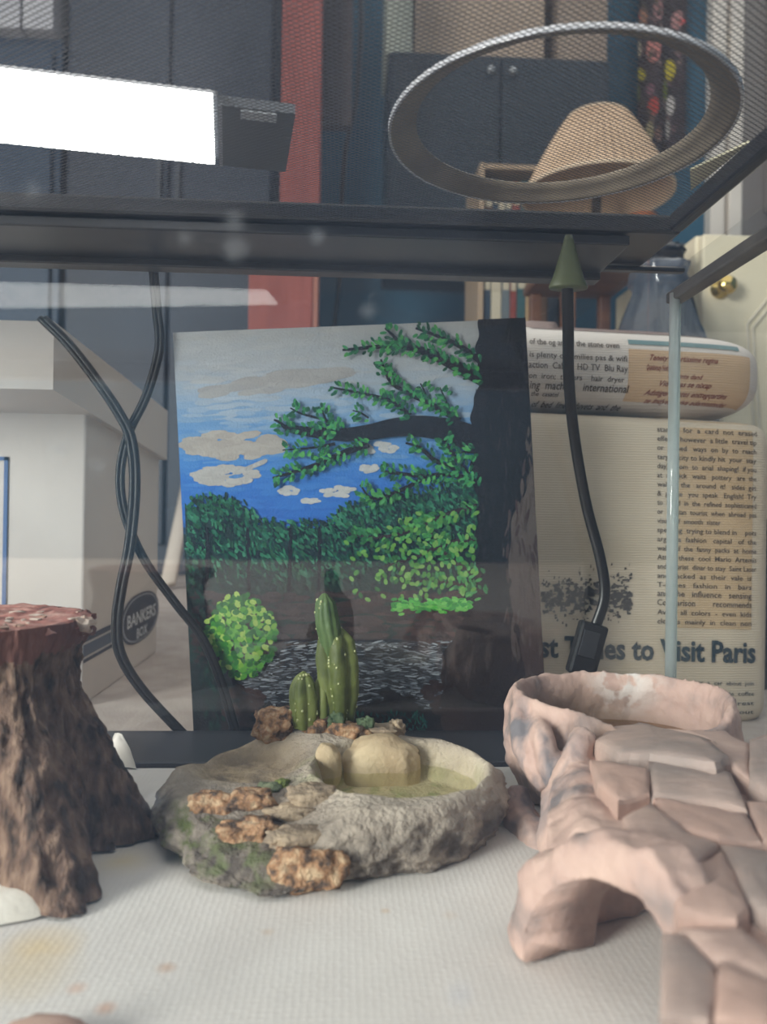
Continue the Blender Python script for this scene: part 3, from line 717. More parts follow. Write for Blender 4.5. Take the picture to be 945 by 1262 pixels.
cutV, cutF = [], []
for i in range(32):
    w = math.pi * 2 * i / 32
    for dn in (-.05, .09):
        cutV.append(AC + ad * (math.cos(w) * AW * .97) + Vector((0, 0, arch_z(math.cos(w)) * .97 if i < 16 else (-.01 if 16 < i < 32 else 0))) - an * dn)
cutF = [[2 * i, 2 * i + 2, 2 * i + 3, 2 * i + 1] for i in range(32)] + [[2 * i for i in range(32)][::-1], [2 * i + 1 for i in range(32)]]
cutter = link_mesh('cutter', [v for v in cutV[:64]], [[(q % 64) for q in fc] for fc in cutF], None, ramp)
bmc = bmesh.new(); bmc.from_mesh(cutter.data); bmesh.ops.recalc_face_normals(bmc, faces=bmc.faces[:]); bmc.to_mesh(cutter.data); bmc.free()
bo = raw.modifiers.new('b', 'BOOLEAN'); bo.operation = 'DIFFERENCE'; bo.object = cutter; bo.solver = 'MANIFOLD'
hol = []                                      # hollow inside behind the cave mouth
for dn, wdh, hgt in ((.016, .036, .0325), (.085, .040, .033)):
    for i in range(17):
        w = math.pi * i / 16; hol.append(AC + ad * (math.copysign(abs(math.cos(w)) ** .6, math.cos(w)) * wdh) + Vector((0, 0, hgt * math.sin(w) ** .5 if 0 < i < 16 else -.004)) - an * dn)
cut2 = link_mesh('cutter', hol, [[i, i + 1, 18 + i, 17 + i] for i in range(16)] + [[16, 0, 17, 33], list(range(17)), list(range(17, 34))], None, ramp)
bmc = bmesh.new(); bmc.from_mesh(cut2.data); bmesh.ops.recalc_face_normals(bmc, faces=bmc.faces[:]); bmc.to_mesh(cut2.data); bmc.free()
bo = raw.modifiers.new('b2', 'BOOLEAN'); bo.operation = 'DIFFERENCE'; bo.object = cut2; bo.solver = 'MANIFOLD'
bpy.context.view_layer.update(); dg = bpy.context.evaluated_depsgraph_get()
nm = bpy.data.meshes.new_from_object(raw.evaluated_get(dg)); raw.modifiers.clear(); raw.data = nm; bpy.data.objects.remove(cutter); bpy.data.objects.remove(cut2)
nco = [v.co.copy() for v in nm.vertices]; nno = [v.normal.copy() for v in nm.vertices]; flat_ = []
for c, n in zip(nco, nno):
    q = c + Vector(ramp.location)
    c = c + n * (.0009 * fbm(q * 110, 4) - .0012 * abs(fbm(Vector((q.x * 60 + q.z * 60, q.y * 90, q.z * 50)), 3))); flat_ += c[:]
nm.vertices.foreach_set('co', flat_); nm.update()
nm.polygons.foreach_set('use_smooth', [True] * len(nm.polygons))
# bowl water
V = [(RB.x + .80 * bowl_r(2 * math.pi * i / 64) * math.cos(2 * math.pi * i / 64), RB.y + .80 * bowl_r(2 * math.pi * i / 64) * math.sin(2 * math.pi * i / 64), .030) for i in range(64)]
V.append((RB.x, RB.y, .030)); link_mesh('water', V, [[i, (i + 1) % 64, 64] for i in range(64)], glass_mat('bowl_water', 1.3, (222, 206, 178), ior=1.33, ripple=.08), ramp, True)
# slate slabs of the ramp, each its own piece
slabm = [M('slab_pink', (178, 150, 139), (198, 170, 157), scale=26, rough=.65, bump=.3, bscale=180, stretch=(1, 2, 1)),
         M('slab_grey_pink', (152, 136, 129), (182, 157, 146), scale=30, rough=.65, bump=.3, bscale=180, stretch=(1, 2, 1)),
         M('slab_salmon', (192, 158, 144), (174, 147, 136), scale=24, rough=.65, bump=.3, bscale=180)]
def hit(cx, cy):
    d = ray(600 + cx / 2.73, 800 + cy / 2.73); t = .12
    while t < .6:
        p = CAM_POS + d * t
        if p.z <= ramp_z(p.x, p.y): return p
        t += .0006
    return p
SL = [([(355, 330), (430, 275), (510, 272), (610, 300), (740, 350), (820, 430), (770, 455), (640, 425), (545, 405), (440, 400)], .0055, 1),
      ([(600, 292), (800, 300), (885, 350), (885, 480), (815, 428), (740, 345)], .004, 0), ([(880, 340), (990, 320), (990, 545), (880, 490)], .0055, 1),
      ([(345, 380), (450, 400), (548, 440), (548, 525), (440, 545), (370, 470)], .0028, 2), ([(540, 400), (770, 450), (820, 440), (875, 575), (720, 545), (555, 525)], .0035, 1),
      ([(555, 520), (720, 540), (872, 572), (930, 685), (780, 675), (590, 600)], .0024, 2), ([(870, 535), (990, 535), (990, 690), (928, 682)], .003, 2),
      ([(455, 590), (550, 535), (600, 600), (700, 650), (785, 680), (700, 765), (590, 775), (500, 690)], .0026, 0), ([(780, 670), (990, 690), (990, 980), (880, 900), (825, 765)], .0026, 1),
      ([(695, 760), (790, 695), (830, 770), (885, 925), (840, 968), (640, 952), (595, 800)], .0030, 2), ([(635, 955), (850, 968), (990, 1070), (990, 1190), (760, 1085)], .0022, 0),
      ([(590, 955), (650, 965), (770, 1105), (785, 1200), (745, 1300), (580, 1290)], .0020, 1), ([(775, 1100), (990, 1180), (990, 1320), (760, 1320)], .0030, 2)]
for si, (poly, h, mi) in enumerate(SL):
    P = [hit(*p) for p in poly]; c = sum(P, Vector()) / len(P)
    P2 = []
    for a, b in zip(P, P[1:] + P[:1]):
        for t in (0, .33, .66):
            q = a.lerp(b, t); k = 1 + .035 * fbm(q * 160 + Vector((si, 0, 0)), 2); P2.append(c + (q - c) * k)
    n = len(P2); V = []; lay = [(1.0, -.007), (1.0, h * .55), (.965, h), (.80, h + .0008), (.4, h + .0012)]
    tilt = Vector((random.uniform(-.06, .06), random.uniform(-.08, .02), 0))
    for k, dz in lay:
        for q in P2:
            w = c + (q - c) * k; V.append((w.x, w.y, ramp_z(w.x, w.y) + dz + (tilt.dot(w - c) if dz > 0 else 0) + (.0012 * fbm(w * 90 + Vector((si * 5, 0, 0)), 3) if dz > 0 else 0)))
    V.append((c.x, c.y, ramp_z(c.x, c.y) + h + .0012)); Fc = []
    for j in range(len(lay) - 1):
        for i in range(n): i2 = (i + 1) % n; Fc.append([j * n + i, j * n + i2, (j + 1) * n + i2, (j + 1) * n + i])
    Fc += [[(len(lay) - 1) * n + i, (len(lay) - 1) * n + (i + 1) % n, len(V) - 1] for i in range(n)]
    o = link_mesh('slate_slab', V, Fc, slabm[mi], ramp, False)
    o.data.polygons.foreach_set('use_smooth', [k >= 2 * n for k in range(len(Fc))])

# ================================================================== hanging cable with cone, inside the rear glass
cab = thing('hanging_cable', 'black cable with olive cone top and black end block on the rear glass', 'cable', at(720, 830, .483))
CYb = .483
blackr = M('black_rubber', (22, 22, 24), (30, 30, 32), scale=30, rough=.35)
tube('cord', [at(699, 350, .429), at(700, 400, .442), at(701, 470, .462), at(708, 540, .476), at(722, 620, CYb), at(740, 690, CYb), at(745, 735, CYb), at(733, 775, CYb)], .0036, blackr, cab, 10, .6)
pc = at(700, 290, .429); pe = at(700, 356, .429); hh = pc.z - pe.z
v, f = lathe_data([(.0002, hh), (.0022, hh), (.0030, hh * .9), (.0052, hh * .62), (.0090, hh * .2), (.0112, .0012), (.0108, 0), (.003, 0)], 40, pe)
for i in range(len(v)): v[i] = (v[i][0], pe.y + (v[i][1] - pe.y) * .6, v[i][2])
link_mesh('cone', v, f, M('olive_plastic', (86, 92, 66), (70, 76, 56), scale=20, rough=.35), cab, True)
pb0 = at(732, 768, CYb); pb1 = at(714, 832, CYb); mid = (pb0 + pb1) / 2; L_ = (pb0 - pb1).length
R = Matrix.Rotation(math.atan2(pb0.x - pb1.x, pb0.z - pb1.z), 3, 'Y')
v, f = bm_data(box_bm(mid, (.0185, .009, L_), .002, R)); link_mesh('end_block', v, f, blackr, cab)
v, f = bm_data(box_bm(mid + Vector((0, -.0048, .004)), (.011, .001, L_ * .5), .0004, R)); link_mesh('block_plate', v, f, M('dark_plate', (44, 45, 48), rough=.3), cab)

# ================================================================== canvas painting behind the rear glass
PY = .520
pl = at(213, 410, PY); pr = at(646, 393, PY); pbl = at(248, 908, PY)
ux = (pr - pl); PW = ux.length; ux.normalize(); uz = Vector((-ux.z, 0, ux.x)).normalized()   # up in the canvas plane
if uz.z < 0: uz = -uz
LEAN = math.radians(2.5)
PHt = (pl.z - FZ) / uz.z - .004
paint = thing('canvas_painting', 'canvas landscape painting of a river, green trees and blue sky behind the cactus', 'painting', ((pl.x + pr.x) / 2, PY, FZ))
nrm = Vector((0, -1, 0))
def cv(a, b, d=0.):                           # a across from the left edge, b down from the top, d proud of the canvas
    return pl + ux * a - uz * b + nrm * d
def cq(cx, cy, d):                            # crop coordinates to a canvas point
    p = at(200 + cx / 1.969, 380 + cy / 1.969, PY) - pl
    return cv(max(0., min(PW, p.dot(ux))), max(0., min(PHt, -p.dot(uz))), d)
V = [cv(0, 0), cv(PW, 0), cv(PW, PHt), cv(0, PHt)]; V += [p + Vector((0, .016, 0)) for p in V]
link_mesh('stretched_canvas', V, [[0, 3, 2, 1], [4, 5, 6, 7], [0, 1, 5, 4], [1, 2, 6, 5], [2, 3, 7, 6], [3, 0, 4, 7]], M('canvas_cloth', (222, 220, 216), rough=.8, bump=.3, bscale=900), paint)
pm = attr_mat('artist_paint', .75, .35, 700); pm.node_tree.nodes['Principled BSDF'].inputs['Specular IOR Level'].default_value = .2
pt = MB(); D = [.0003]
def poly(pts, col, d):
    D[0] += 4e-7; P = [cq(x, y, D[0]) for x, y in pts]; n_ = len(P)
    ar = sum(P[k].x * P[(k + 1) % n_].z - P[(k + 1) % n_].x * P[k].z for k in range(n_))
    pt.add(P, [list(range(n_)) if ar > 0 else list(range(n_))[::-1]], col)
def mixc(a, b, t): return tuple(x + (y - x) * t for x, y in zip(a, b))
SKY = [(30, (204, 204, 204)), (150, (196, 202, 210)), (230, (172, 194, 220)), (300, (126, 172, 222)), (380, (82, 146, 222)), (470, (60, 126, 216)), (560, (52, 112, 204)), (600, (30, 48, 46)), (1130, (26, 34, 36))]
def sky(y):
    for (a, ca), (b, cb) in zip(SKY, SKY[1:]):
        if a <= y <= b: return mixc(ca, cb, (y - a) / (b - a))
    return SKY[0][1] if y < 30 else SKY[-1][1]
for j in range(60):
    for i in range(24):
        b0, b1 = PHt * j / 60, PHt * (j + 1) / 60; a0, a1 = PW * i / 24, PW * (i + 1) / 24
        yy = 40 + 1110 * (j + .5) / 60 - 36 * (i / 24 - .5); c = sky(yy); k = random.uniform(-2, 2)
        pt.add([cv(a0, b0, .0002), cv(a1, b0, .0002), cv(a1, b1, .0002), cv(a0, b1, .0002)], [[0, 3, 2, 1]], tuple(max(0, min(255, x + k)) for x in c))
def stroke(x, y, l, w, ang, col, d, jit=10):
    c, s = math.cos(ang), math.sin(ang); P = []
    for k in range(7):
        t = 2 * math.pi * k / 7; a, b = l * math.cos(t), w * math.sin(t); P.append((x + a * c - b * s, y + a * s + b * c))
    j = random.uniform(-jit, jit); poly(P, tuple(max(0, min(255, q + j)) for q in col), d)
for _ in range(700):
    x = random.uniform(30, 760); y = random.uniform(45, 530); c = sky(y + random.gauss(0, 16)); w_ = max(0., 1 - abs(x - 170) / 150) * ss(70, 160, y) * (1 - ss(230, 330, y)); stroke(x, y, random.uniform(20, 48), random.uniform(4, 8), random.uniform(-.12, .05), mixc(c, (214, 218, 222), .45 * w_), 0, 3)
def cloud(x0, x1, y0, y1, col, n, d=.0004):
    for _ in range(n):
        u = random.uniform(-1, 1); h = (1 - u * u) ** .5; x = (x0 + x1) / 2 + u * (x1 - x0) / 2
        y = (y0 + y1) / 2 + random.uniform(-1, 1) * h * (y1 - y0) / 2
        stroke(x, y, (x1 - x0) * .09 + 5, (y1 - y0) * .12 + 2, random.uniform(-.2, .1), col, d, 7)
cl = (190, 184, 178)
for _ in range(90):
    u = random.random(); stroke(110 + 340 * u, 205 - 50 * u + random.uniform(-22, 18) * (1 - abs(2 * u - 1) * .6), 34, 9, -.15, (188, 186, 186), .0003, 5)
cloud(60, 285, 302, 362, (192, 184, 176), 90); cloud(82, 225, 384, 428, (196, 192, 188), 60)
for q in range(14): stroke(180 + q * 5, 400 - q * 2.1, 12, 6, -.5, (192, 190, 188), .0004)
stroke(180, 408, 20, 5, -.1, (96, 150, 214), .0005)
for a in ((286, 328, 433, 452), (340, 378, 462, 473), (388, 466, 431, 457), (484, 520, 378, 398), (490, 565, 326, 352)): cloud(*a, (206, 206, 206), 24)
# distant tree line
def hill(x):
    P = [(60, 470), (110, 450), (190, 462), (235, 510), (320, 520), (400, 515), (450, 475), (520, 455), (600, 440), (680, 430), (760, 400), (900, 420)]
    for (a, ya), (b, yb) in zip(P, P[1:]):
        if a <= x <= b: return ya + (yb - ya) * (x - a) / (b - a)
    return 450
for i in range(72):
    x0 = 55 + i * 12; poly([(x0, hill(x0) + 22), (x0 + 13, hill(x0 + 13) + 22), (x0 + 13, 860), (x0, 860)], (30, 52, 48), .0004)
G = [(24, 84, 62), (34, 112, 80), (18, 62, 54), (58, 136, 98), (12, 38, 40), (36, 96, 62), (16, 50, 46)]
for _ in range(3600):
    x = random.uniform(62, 780); y = hill(x) + abs(random.gauss(0, 1)) * 95 + random.uniform(-6, 16)
    if y > 730: continue
    c = random.choice(G); k = ss(600, 720, y); c = mixc(c, (46, 40, 42), k * .85)
    stroke(x, y, random.uniform(5, 12), random.uniform(2, 5), random.uniform(.4, 1.6), c, .00055, 12)
for x0, x1 in ((112, 105), (208, 214), (312, 306), (382, 378)):
    for q in range(26): stroke(x0 + (x1 - x0) * q / 26 + random.uniform(-3, 3), 540 + q * 8, 10, 4, 1.5, (22, 24, 28), .0006)
# banks, river, rocks
for _ in range(700):
    x = random.uniform(90, 900); y = random.uniform(690, 870); stroke(x, y, random.uniform(14, 30), random.uniform(4, 9), random.uniform(-.15, .15), mixc((52, 42, 44), (92, 66, 62), random.random() * (.4 + .6 * ss(300, 700, x))), .0006, 6)
poly([(150, 860), (330, 815), (560, 800), (790, 830), (800, 960), (500, 990), (200, 990)], (56, 58, 64), .00065)
for _ in range(1500):
    x = random.uniform(205, 785); y = random.uniform(806, 975)
    if x < 300 and y < 1080 - x * .85 - 0 and y < 830: continue
    v_ = random.random(); stroke(x, y, random.uniform(5, 17), random.uniform(.8, 2.2), random.uniform(-.3, .3), mixc((70, 74, 82), (206, 210, 216), v_ ** 1.6), .0007, 8)
for _ in range(420):
    x = random.uniform(90, 930); y = random.uniform(960, 1130); stroke(x, y, 24, 9, random.uniform(-.2, .2), mixc((24, 26, 30), (52, 44, 44), random.random()), .00075, 5)
for cx_, cy_, rx, ry, c in ((195, 960, 55, 48, (70, 50, 48)), (690, 940, 60, 40, (66, 48, 46)), (800, 930, 70, 70, (60, 44, 44)), (560, 960, 50, 30, (46, 42, 44))):
    for _ in range(40):
        t = random.uniform(0, 6.28); r = random.random() ** .5; stroke(cx_ + rx * r * math.cos(t), cy_ + ry * r * math.sin(t), 14, 8, .2, c, .0008, 10)
for _ in range(160): stroke(random.uniform(470, 640), random.uniform(975, 1040), 6, 2, random.uniform(.8, 2), random.choice([(24, 84, 78), (30, 100, 84), (18, 60, 60)]), .0009)
for _ in range(260):
    y = random.uniform(640, 1110); x = 88 + (y - 640) * .035 + random.uniform(0, 45) * ss(640, 950, y) + random.uniform(-5, 8); stroke(x, y, 9, 4, random.uniform(1, 2), random.choice([(20, 44, 40), (16, 28, 30), (28, 60, 50)]), .0009)
# bark-dark tree on the right
for i in range(120):
    y0, y1 = 20 + i * 9, 20 + (i + 1) * 9 + 1
    def lx(y): return 756 + 8 * math.sin(y / 70.) - 26 * ss(560, 760, y) - 60 * ss(740, 900, y) + 5 * math.sin(y / 23.) + 3 * math.sin(y / 9.)
    def rx(y): return 884 + 14 * ss(100, 300, y) - 58 * ss(360, 560, y) + 34 * ss(650, 880, y) + 4 * math.sin(y / 17.)
    poly([(lx(y0), y0), (955, y0), (955, y1), (lx(y1), y1)], mixc((96, 84, 78), (70, 52, 50), ss(500, 850, y0)), .0009)  # brown reflection on the glass, put into the paint beside the trunk
    if y0 < 960: poly([(lx(y0), y0), (rx(y0), y0), (rx(y1), y1), (lx(y1), y1)], mixc((17, 15, 18), (44, 32, 32), ss(600, 900, y0)), .00095)
BR = []
for _ in range(300):
    y = random.uniform(30, 960); u = random.random(); stroke(lx(y) + (rx(y) - lx(y)) * u, y, random.uniform(8, 22), random.uniform(1, 2.5), 1.57 + random.uniform(-.2, .2), mixc((14, 12, 15), (48, 40, 42), random.random()), 0, 4)
for _ in range(220):
    y = random.uniform(300, 1100); stroke(random.uniform(max(lx(y), rx(y) - 20), 940), y, random.uniform(10, 26), random.uniform(2, 5), 1.57 + random.uniform(-.3, .3), mixc((92, 80, 74), (66, 48, 46), random.random()), 0, 6)  # strokes of the same painted-in brown reflection
def branch(pts, w0, w1, col=(20, 15, 19), d=.001, leaves=True, dens=1.):
    P = catmull([(x, y, 0) for x, y in pts], 8); n = len(P)
    for i in range(n - 1):
        t = (P[i + 1] - P[i]); 
        if t.length < 1e-6: continue
        q = Vector((-t.y, t.x, 0)).normalized(); a = (w0 + (w1 - w0) * i / n) / 2; b = (w0 + (w1 - w0) * (i + 1) / n) / 2; t2 = t * .25
        poly([tuple((P[i] + q * a)[:2]), tuple((P[i + 1] + t2 + q * b)[:2]), tuple((P[i + 1] + t2 - q * b)[:2]), tuple((P[i] - q * a)[:2])], col, d)
    if leaves:
        BR.append((P, dens))
branch([(770, 325), (700, 300), (630, 288), (565, 290), (500, 302), (430, 308), (350, 300), (300, 292)], 66, 16, leaves=False)
branch([(300, 292), (285, 278), (272, 272)], 10, 4); branch([(420, 300), (360, 296), (300, 294)], 18, 8)
branch([(430, 300), (400, 275), (340, 258), (312, 244)], 9, 3); branch([(400, 280), (390, 255), (380, 240)], 6, 3)
branch([(500, 330), (440, 352), (380, 378), (320, 398), (270, 412)], 18, 5); branch([(420, 330), (360, 340), (295, 345)], 8, 3)
branch([(775, 175), (720, 148), (660, 118), (600, 98), (540, 95), (440, 104)], 34, 5); branch([(580, 95), (560, 70), (540, 52)], 10, 4)
branch([(768, 130), (720, 95), (670, 72), (615, 52)], 16, 5); branch([(720, 275), (650, 235), (590, 205), (552, 180), (530, 128)], 16, 5)
branch([(600, 262), (555, 228), (500, 212), (410, 194)], 13, 4); branch([(640, 225), (635, 205), (625, 185)], 6, 3); branch([(700, 262), (685, 225), (672, 195)], 7, 3)
branch([(500, 268), (480, 255), (462, 250)], 5, 3)
branch([(760, 430), (720, 380), (690, 335), (680, 310)], 14, 6); branch([(720, 395), (660, 370), (625, 340), (590, 328)], 14, 5)
branch([(750, 420), (690, 402), (640, 408), (560, 400), (530, 395)], 16, 5); branch([(640, 410), (570, 445), (510, 462), (480, 430)], 12, 4)
branch([(760, 350), (735, 350), (700, 352)], 8, 4)
branch([(760, 480), (690, 500), (600, 540), (520, 555), (450, 545)], 14, 4, (52, 38, 38)); branch([(760, 560), (690, 570), (620, 600), (540, 625)], 14, 4, (56, 40, 38))
branch([(770, 650), (700, 610), (660, 560), (620, 500)], 12, 4, (60, 42, 38)); branch([(780, 690), (700, 665), (620, 660)], 12, 4, (60, 42, 38))
LG = [(36, 112, 66), (58, 148, 80), (26, 84, 54), (92, 178, 90), (24, 98, 64), (70, 160, 96)]
for P, dens in BR:
    tot = sum((b - a).length for a, b in zip(P, P[1:])); n = int(tot / 3.0 * dens)
    for _ in range(n):
        k = random.uniform(0, len(P) - 1.01); i = int(k); p = P[i].lerp(P[i + 1], k - i); t = (P[i + 1] - P[i]).normalized(); s = random.choice((-1, 1))
        q = Vector((-t.y, t.x, 0)) * s; o = random.uniform(4, 19)
        a = math.atan2(q.y + t.y * .8, q.x + t.x * .8); c = random.choice(LG)
        if p.y > 440: c = mixc(c, (90, 150, 60), .3)
        stroke(p.x + q.x * o, p.y + q.y * o, random.uniform(6, 10), random.uniform(3.2, 4.8), a + random.uniform(-.4, .4), c, .0011, 12)
for _ in range(420):                                                                                 # sunlit right foliage
    x = random.uniform(440, 760); y = random.uniform(490, 705)
    if random.random() < .35 + .4 * abs((x - 620) / 180) or y < 560 - (x - 440) * .35: continue
    stroke(x, y, 8, 5, random.uniform(0, 3), random.choice([(76, 140, 56), (110, 168, 70), (52, 110, 54), (128, 176, 86)]), .0012)
for _ in range(190): stroke(560 + 185 * random.random() ** .8, 718 + random.gauss(0, 7), 8, 4, random.uniform(-.4, .4), random.choice([(84, 190, 70), (60, 160, 64), (120, 206, 90)]), .0012)
for _ in range(420):                                                                                 # sunlit left bush
    t = random.uniform(0, 6.28); r = random.random() ** .55; x = 192 + 86 * r * math.cos(t); y = 792 + 100 * r * math.sin(t)
    stroke(x, y, 9, 6.5, random.uniform(0, 3), random.choice([(60, 138, 50), (96, 166, 58), (134, 186, 72), (38, 100, 46), (170, 200, 96), (48, 116, 50)]), .0012)
po = pt.build('painted_scene', pm, paint)

# ================================================================== newspaper pouf
OX0, OX1 = .03, at(934, 700, .635).x; OC = Vector(((OX0 + OX1) / 2, .60 + (OX1 - OX0) / 2, 0)); OA = (OX1 - OX0) / 2
pouf = thing('storage_pouf', 'beige fabric storage pouf printed with newspaper text, behind the glass', 'pouf', (OC.x, OC.y, FZ))
seam = at(790, 512, .61).z; top = at(740, 402, .64).z
TILT = math.radians(1.4)
def otilt(p):
    dx, dz = p[0] - OC.x, p[2] - FZ; return Vector((OC.x + dx * math.cos(TILT) + dz * math.sin(TILT) * .0, p[1], FZ + dz - dx * math.sin(TILT)))
def sq(c, a, b, h, e1, e2, nu=120, nv=48):
    V = []; Fc = []
    sp_ = lambda x, e: math.copysign(abs(x) ** e, x)
    for j in range(nv + 1):
        ph = -math.pi / 2 + math.pi * j / nv
        for i in range(nu):
            th = 2 * math.pi * i / nu
            V.append(otilt((c[0] + a * sp_(math.cos(ph), e1) * sp_(math.cos(th), e2), c[1] + b * sp_(math.cos(ph), e1) * sp_(math.sin(th), e2), c[2] + h * sp_(math.sin(ph), e1))))
    for j in range(nv):
        for i in range(nu): i2 = (i + 1) % nu; Fc.append([j * nu + i, j * nu + i2, (j + 1) * nu + i2, (j + 1) * nu + i])
    return V, Fc
E1B, E2B = .10, .16; E1L, E2L = .55, .30
BC = Vector((OC.x, OC.y, (FZ + seam) / 2)); BH = (seam - FZ) / 2 + .001
LC = Vector((OC.x, OC.y, (seam + top) / 2)); LH = (top - seam) / 2; LA = OA * 1.005
def weave(name, c1, c2):
    m = M(name, c1, c2, scale=12, rough=.9)
    N = m.node_tree.nodes; L = m.node_tree.links; tc = N.new('ShaderNodeTexCoord')
    w = N.new('ShaderNodeTexWave'); w.bands_direction = 'Z'; w.inputs['Scale'].default_value = 160; w.inputs['Distortion'].default_value = 1.5; L.new(tc.outputs['Object'], w.inputs['Vector'])
    b = N.new('ShaderNodeBump'); b.inputs['Strength'].default_value = .35; b.inputs['Distance'].default_value = .0008; L.new(w.outputs['Fac'], b.inputs['Height']); L.new(b.outputs[0], N['Principled BSDF'].inputs['Normal'])
    return m
fab = weave('beige_print_fabric', (224, 208, 186), (214, 196, 172)); fab2 = weave('pale_print_fabric', (232, 222, 214), (224, 212, 202)); tan = weave('tan_print', (210, 182, 146), (202, 172, 134)); tan2 = weave('tan_lid_print', (222, 188, 152), (214, 180, 144))
v, f = sq(BC, OA, OA, BH, E1B, E2B, 160, 60); pbody = link_mesh('pouf_body', v, f, fab, pouf, True)
v, f = sq(LC, LA, LA, LH, E1L, E2L, 160, 60); plid = link_mesh('pouf_lid', v, f, fab2, pouf, True)
def surf(x, z, lid_, d):
    c, a, h, e1, e2 = (LC, LA, LH, E1L, E2L) if lid_ else (BC, OA, BH, E1B, E2B)
    X = min(.9999, abs((x - c.x) / a)); Z = min(.9999, abs((z - c.z) / h))
    u = (1 - Z ** (2 / e1)) ** (e1 / e2)
    y = max(0., u - X ** (2 / e2)) ** (e2 / 2)
    return otilt((x, c.y - a * y - d, z))
def inv(px, py, lid_):                         # photo pixel to untilted pouf coordinates
    Y = .602; p = at(px, py, Y)
    for _ in range(6):
        dx = p.x - OC.x; z = p.z + dx * math.sin(TILT)
        x = OC.x + dx; s_ = surf(x, z, lid_, 0); p = at(px, py, s_.y)
    dx = p.x - OC.x; return p.x, p.z + dx * math.sin(TILT)
def patch(name, px0, py0, px1, py1, lid_, mat, d=.0006, n=24):
    x0, z0 = inv(px0, py0, lid_); x1, z1 = inv(px1, py1, lid_); V = []; Fc = []
    for j in range(n + 1):
        for i in range(n + 1): V.append(surf(x0 + (x1 - x0) * i / n, z0 + (z1 - z0) * j / n, lid_, d))
    for j in range(n):
        for i in range(n): Fc.append([j * (n + 1) + i, (j + 1) * (n + 1) + i, (j + 1) * (n + 1) + i + 1, j * (n + 1) + i + 1])
    return link_mesh(name, V, Fc, mat, plid if lid_ else pbody, True)
patch('tan_column', 804, 514, 925, 776, False, tan)
patch('tan_panel', 774, 430, 906, 506, True, tan2)
patch('teal_line', 774, 424, 908, 428, True, M('teal_print', (120, 146, 148), rough=.9), .0008)
patch('brown_line', 655, 405, 838, 411, True, M('brown_print', (146, 128, 122), rough=.9), .0008)
def lines(name, rows, lid_, mat, italic=0., bold=.0, d=.0012):
    mb = MB()
    for s, px, py, w, h in rows:
        x0, z0 = inv(px, py, lid_); x1, _ = inv(px + w, py, lid_); _, z1 = inv(px, py - h, lid_)
        v, f = text_data(s, x1 - x0, z1 - z0, italic, bold)
        mb.add([surf(x0 + p.x, z0 + p.y, lid_, d) for p in v], f)
    return mb.build(name, mat, plid if lid_ else pbody)
ink = M('faded_ink', (96, 84, 74), rough=.9); ink2 = M('blue_black_ink', (44, 62, 72), rough=.9); ink3 = M('red_brown_ink', (142, 76, 58), rough=.9)
rows = []
for i, s in enumerate(BODY_T):
    y = 532 + (768 - 532) * i / 21; big = i in (18, 19); w = 122 if len(s) > 33 else 116
    if i == 10: w = 78
    rows.append((s, 809, y, w, 7.5 if big else 6.2))
lines('column_text', rows, False, ink, bold=.012)
lines('headline', [("Best Times to Visit Paris", 634, 808, 296, 26)], False, ink2, bold=.03)
rows = SMALL_T
lines('small_text', rows, False, ink2, bold=.01)
rows = LID_T
lines('lid_text', rows, True, ink, bold=.012)
rows = SCRIPT_T
lines('script_text', rows, True, ink3, italic=.5, bold=.018)
# printed black-and-white skyline picture
mb = MB(); random.seed(3)
for _ in range(1500):
    px = random.uniform(668, 777); u = (px - 668) / 109; base = 742 - 8 * math.sin(u * 7) ; y = random.gauss(735, 15 + 8 * u)
    if not 690 - 4 * u < y < 772: continue
    den = math.exp(-((y - 736) / (17 + 10 * u)) ** 2)
    if random.random() > den + .1 or fbm((px * .11, y * .13, 3), 3) < -.12: continue
    s = random.uniform(.6, 3.0) * (.4 + den); s2 = random.uniform(.6, 2.5); dq = .0011 + len(mb.f) * 5e-7
    x0, z0 = inv(px, y, False); ds = .00062
    mb.add([surf(x0 - s * ds, z0 - s2 * ds, False, dq), surf(x0 + s * ds, z0 - s2 * ds * .6, False, dq), surf(x0 + s * ds * .7, z0 + s2 * ds, False, dq), surf(x0 - s * ds * .8, z0 + s2 * ds * .8, False, dq)], [[0, 1, 2, 3]])
mb.build('printed_picture', M('black_ink', (46, 46, 48), rough=.9), pbody)
# dark board standing beside the pouf
a = at(938, 700, .72); b2 = at(938, 640, .72)
tag(box('dark_board', (max(a.x, OX1 + .012), .72, FZ), (a.x + .12, .93, b2.z), M('dark_speckled', (38, 38, 40), (62, 62, 64), scale=160, rough=.6)), 'dark speckled board standing to the right of the newspaper pouf', 'board')

# ================================================================== white archive box
bxr = at(105, 600, .65).x; bf, bb = .650, .905; zb = at(60, 478, .56).z
card = M('white_cardboard', (206, 199, 194), (198, 190, 185), scale=8, rough=.8, bump=.08)
abox = thing('archive_box', 'white cardboard archive storage box with loose lid and oval dark logo', 'box', (bxr - .15, (bf + bb) / 2, FZ))
box('box_body', (bxr - .32, bf, FZ), (bxr, bb, zb + .025), card, abox, .002)
lt = at(57, 396, .56); lb = at(57, 480, .56); l2 = at(213, 505, .905); l3 = at(215, 566, .905)
lx_ = max(lt.x, bxr + .006)
V = []
for x in (lx_ - .36, lx_):
    V += [(x, .56, lb.z), (x, .56, lt.z), (x, .905 + .012, l2.z), (x, .905 + .012, l3.z)]
link_mesh('box_lid', V, [[0, 1, 2, 3], [7, 6, 5, 4], [0, 4, 5, 1], [1, 5, 6, 2], [2, 6, 7, 3], [3, 7, 4, 0]], card, abox)
navy = M('navy_print', (42, 50, 66), rough=.6); greyp = M('grey_print', (150, 152, 160), rough=.6); bluep = M('blue_line_print', (70, 100, 150), rough=.6)
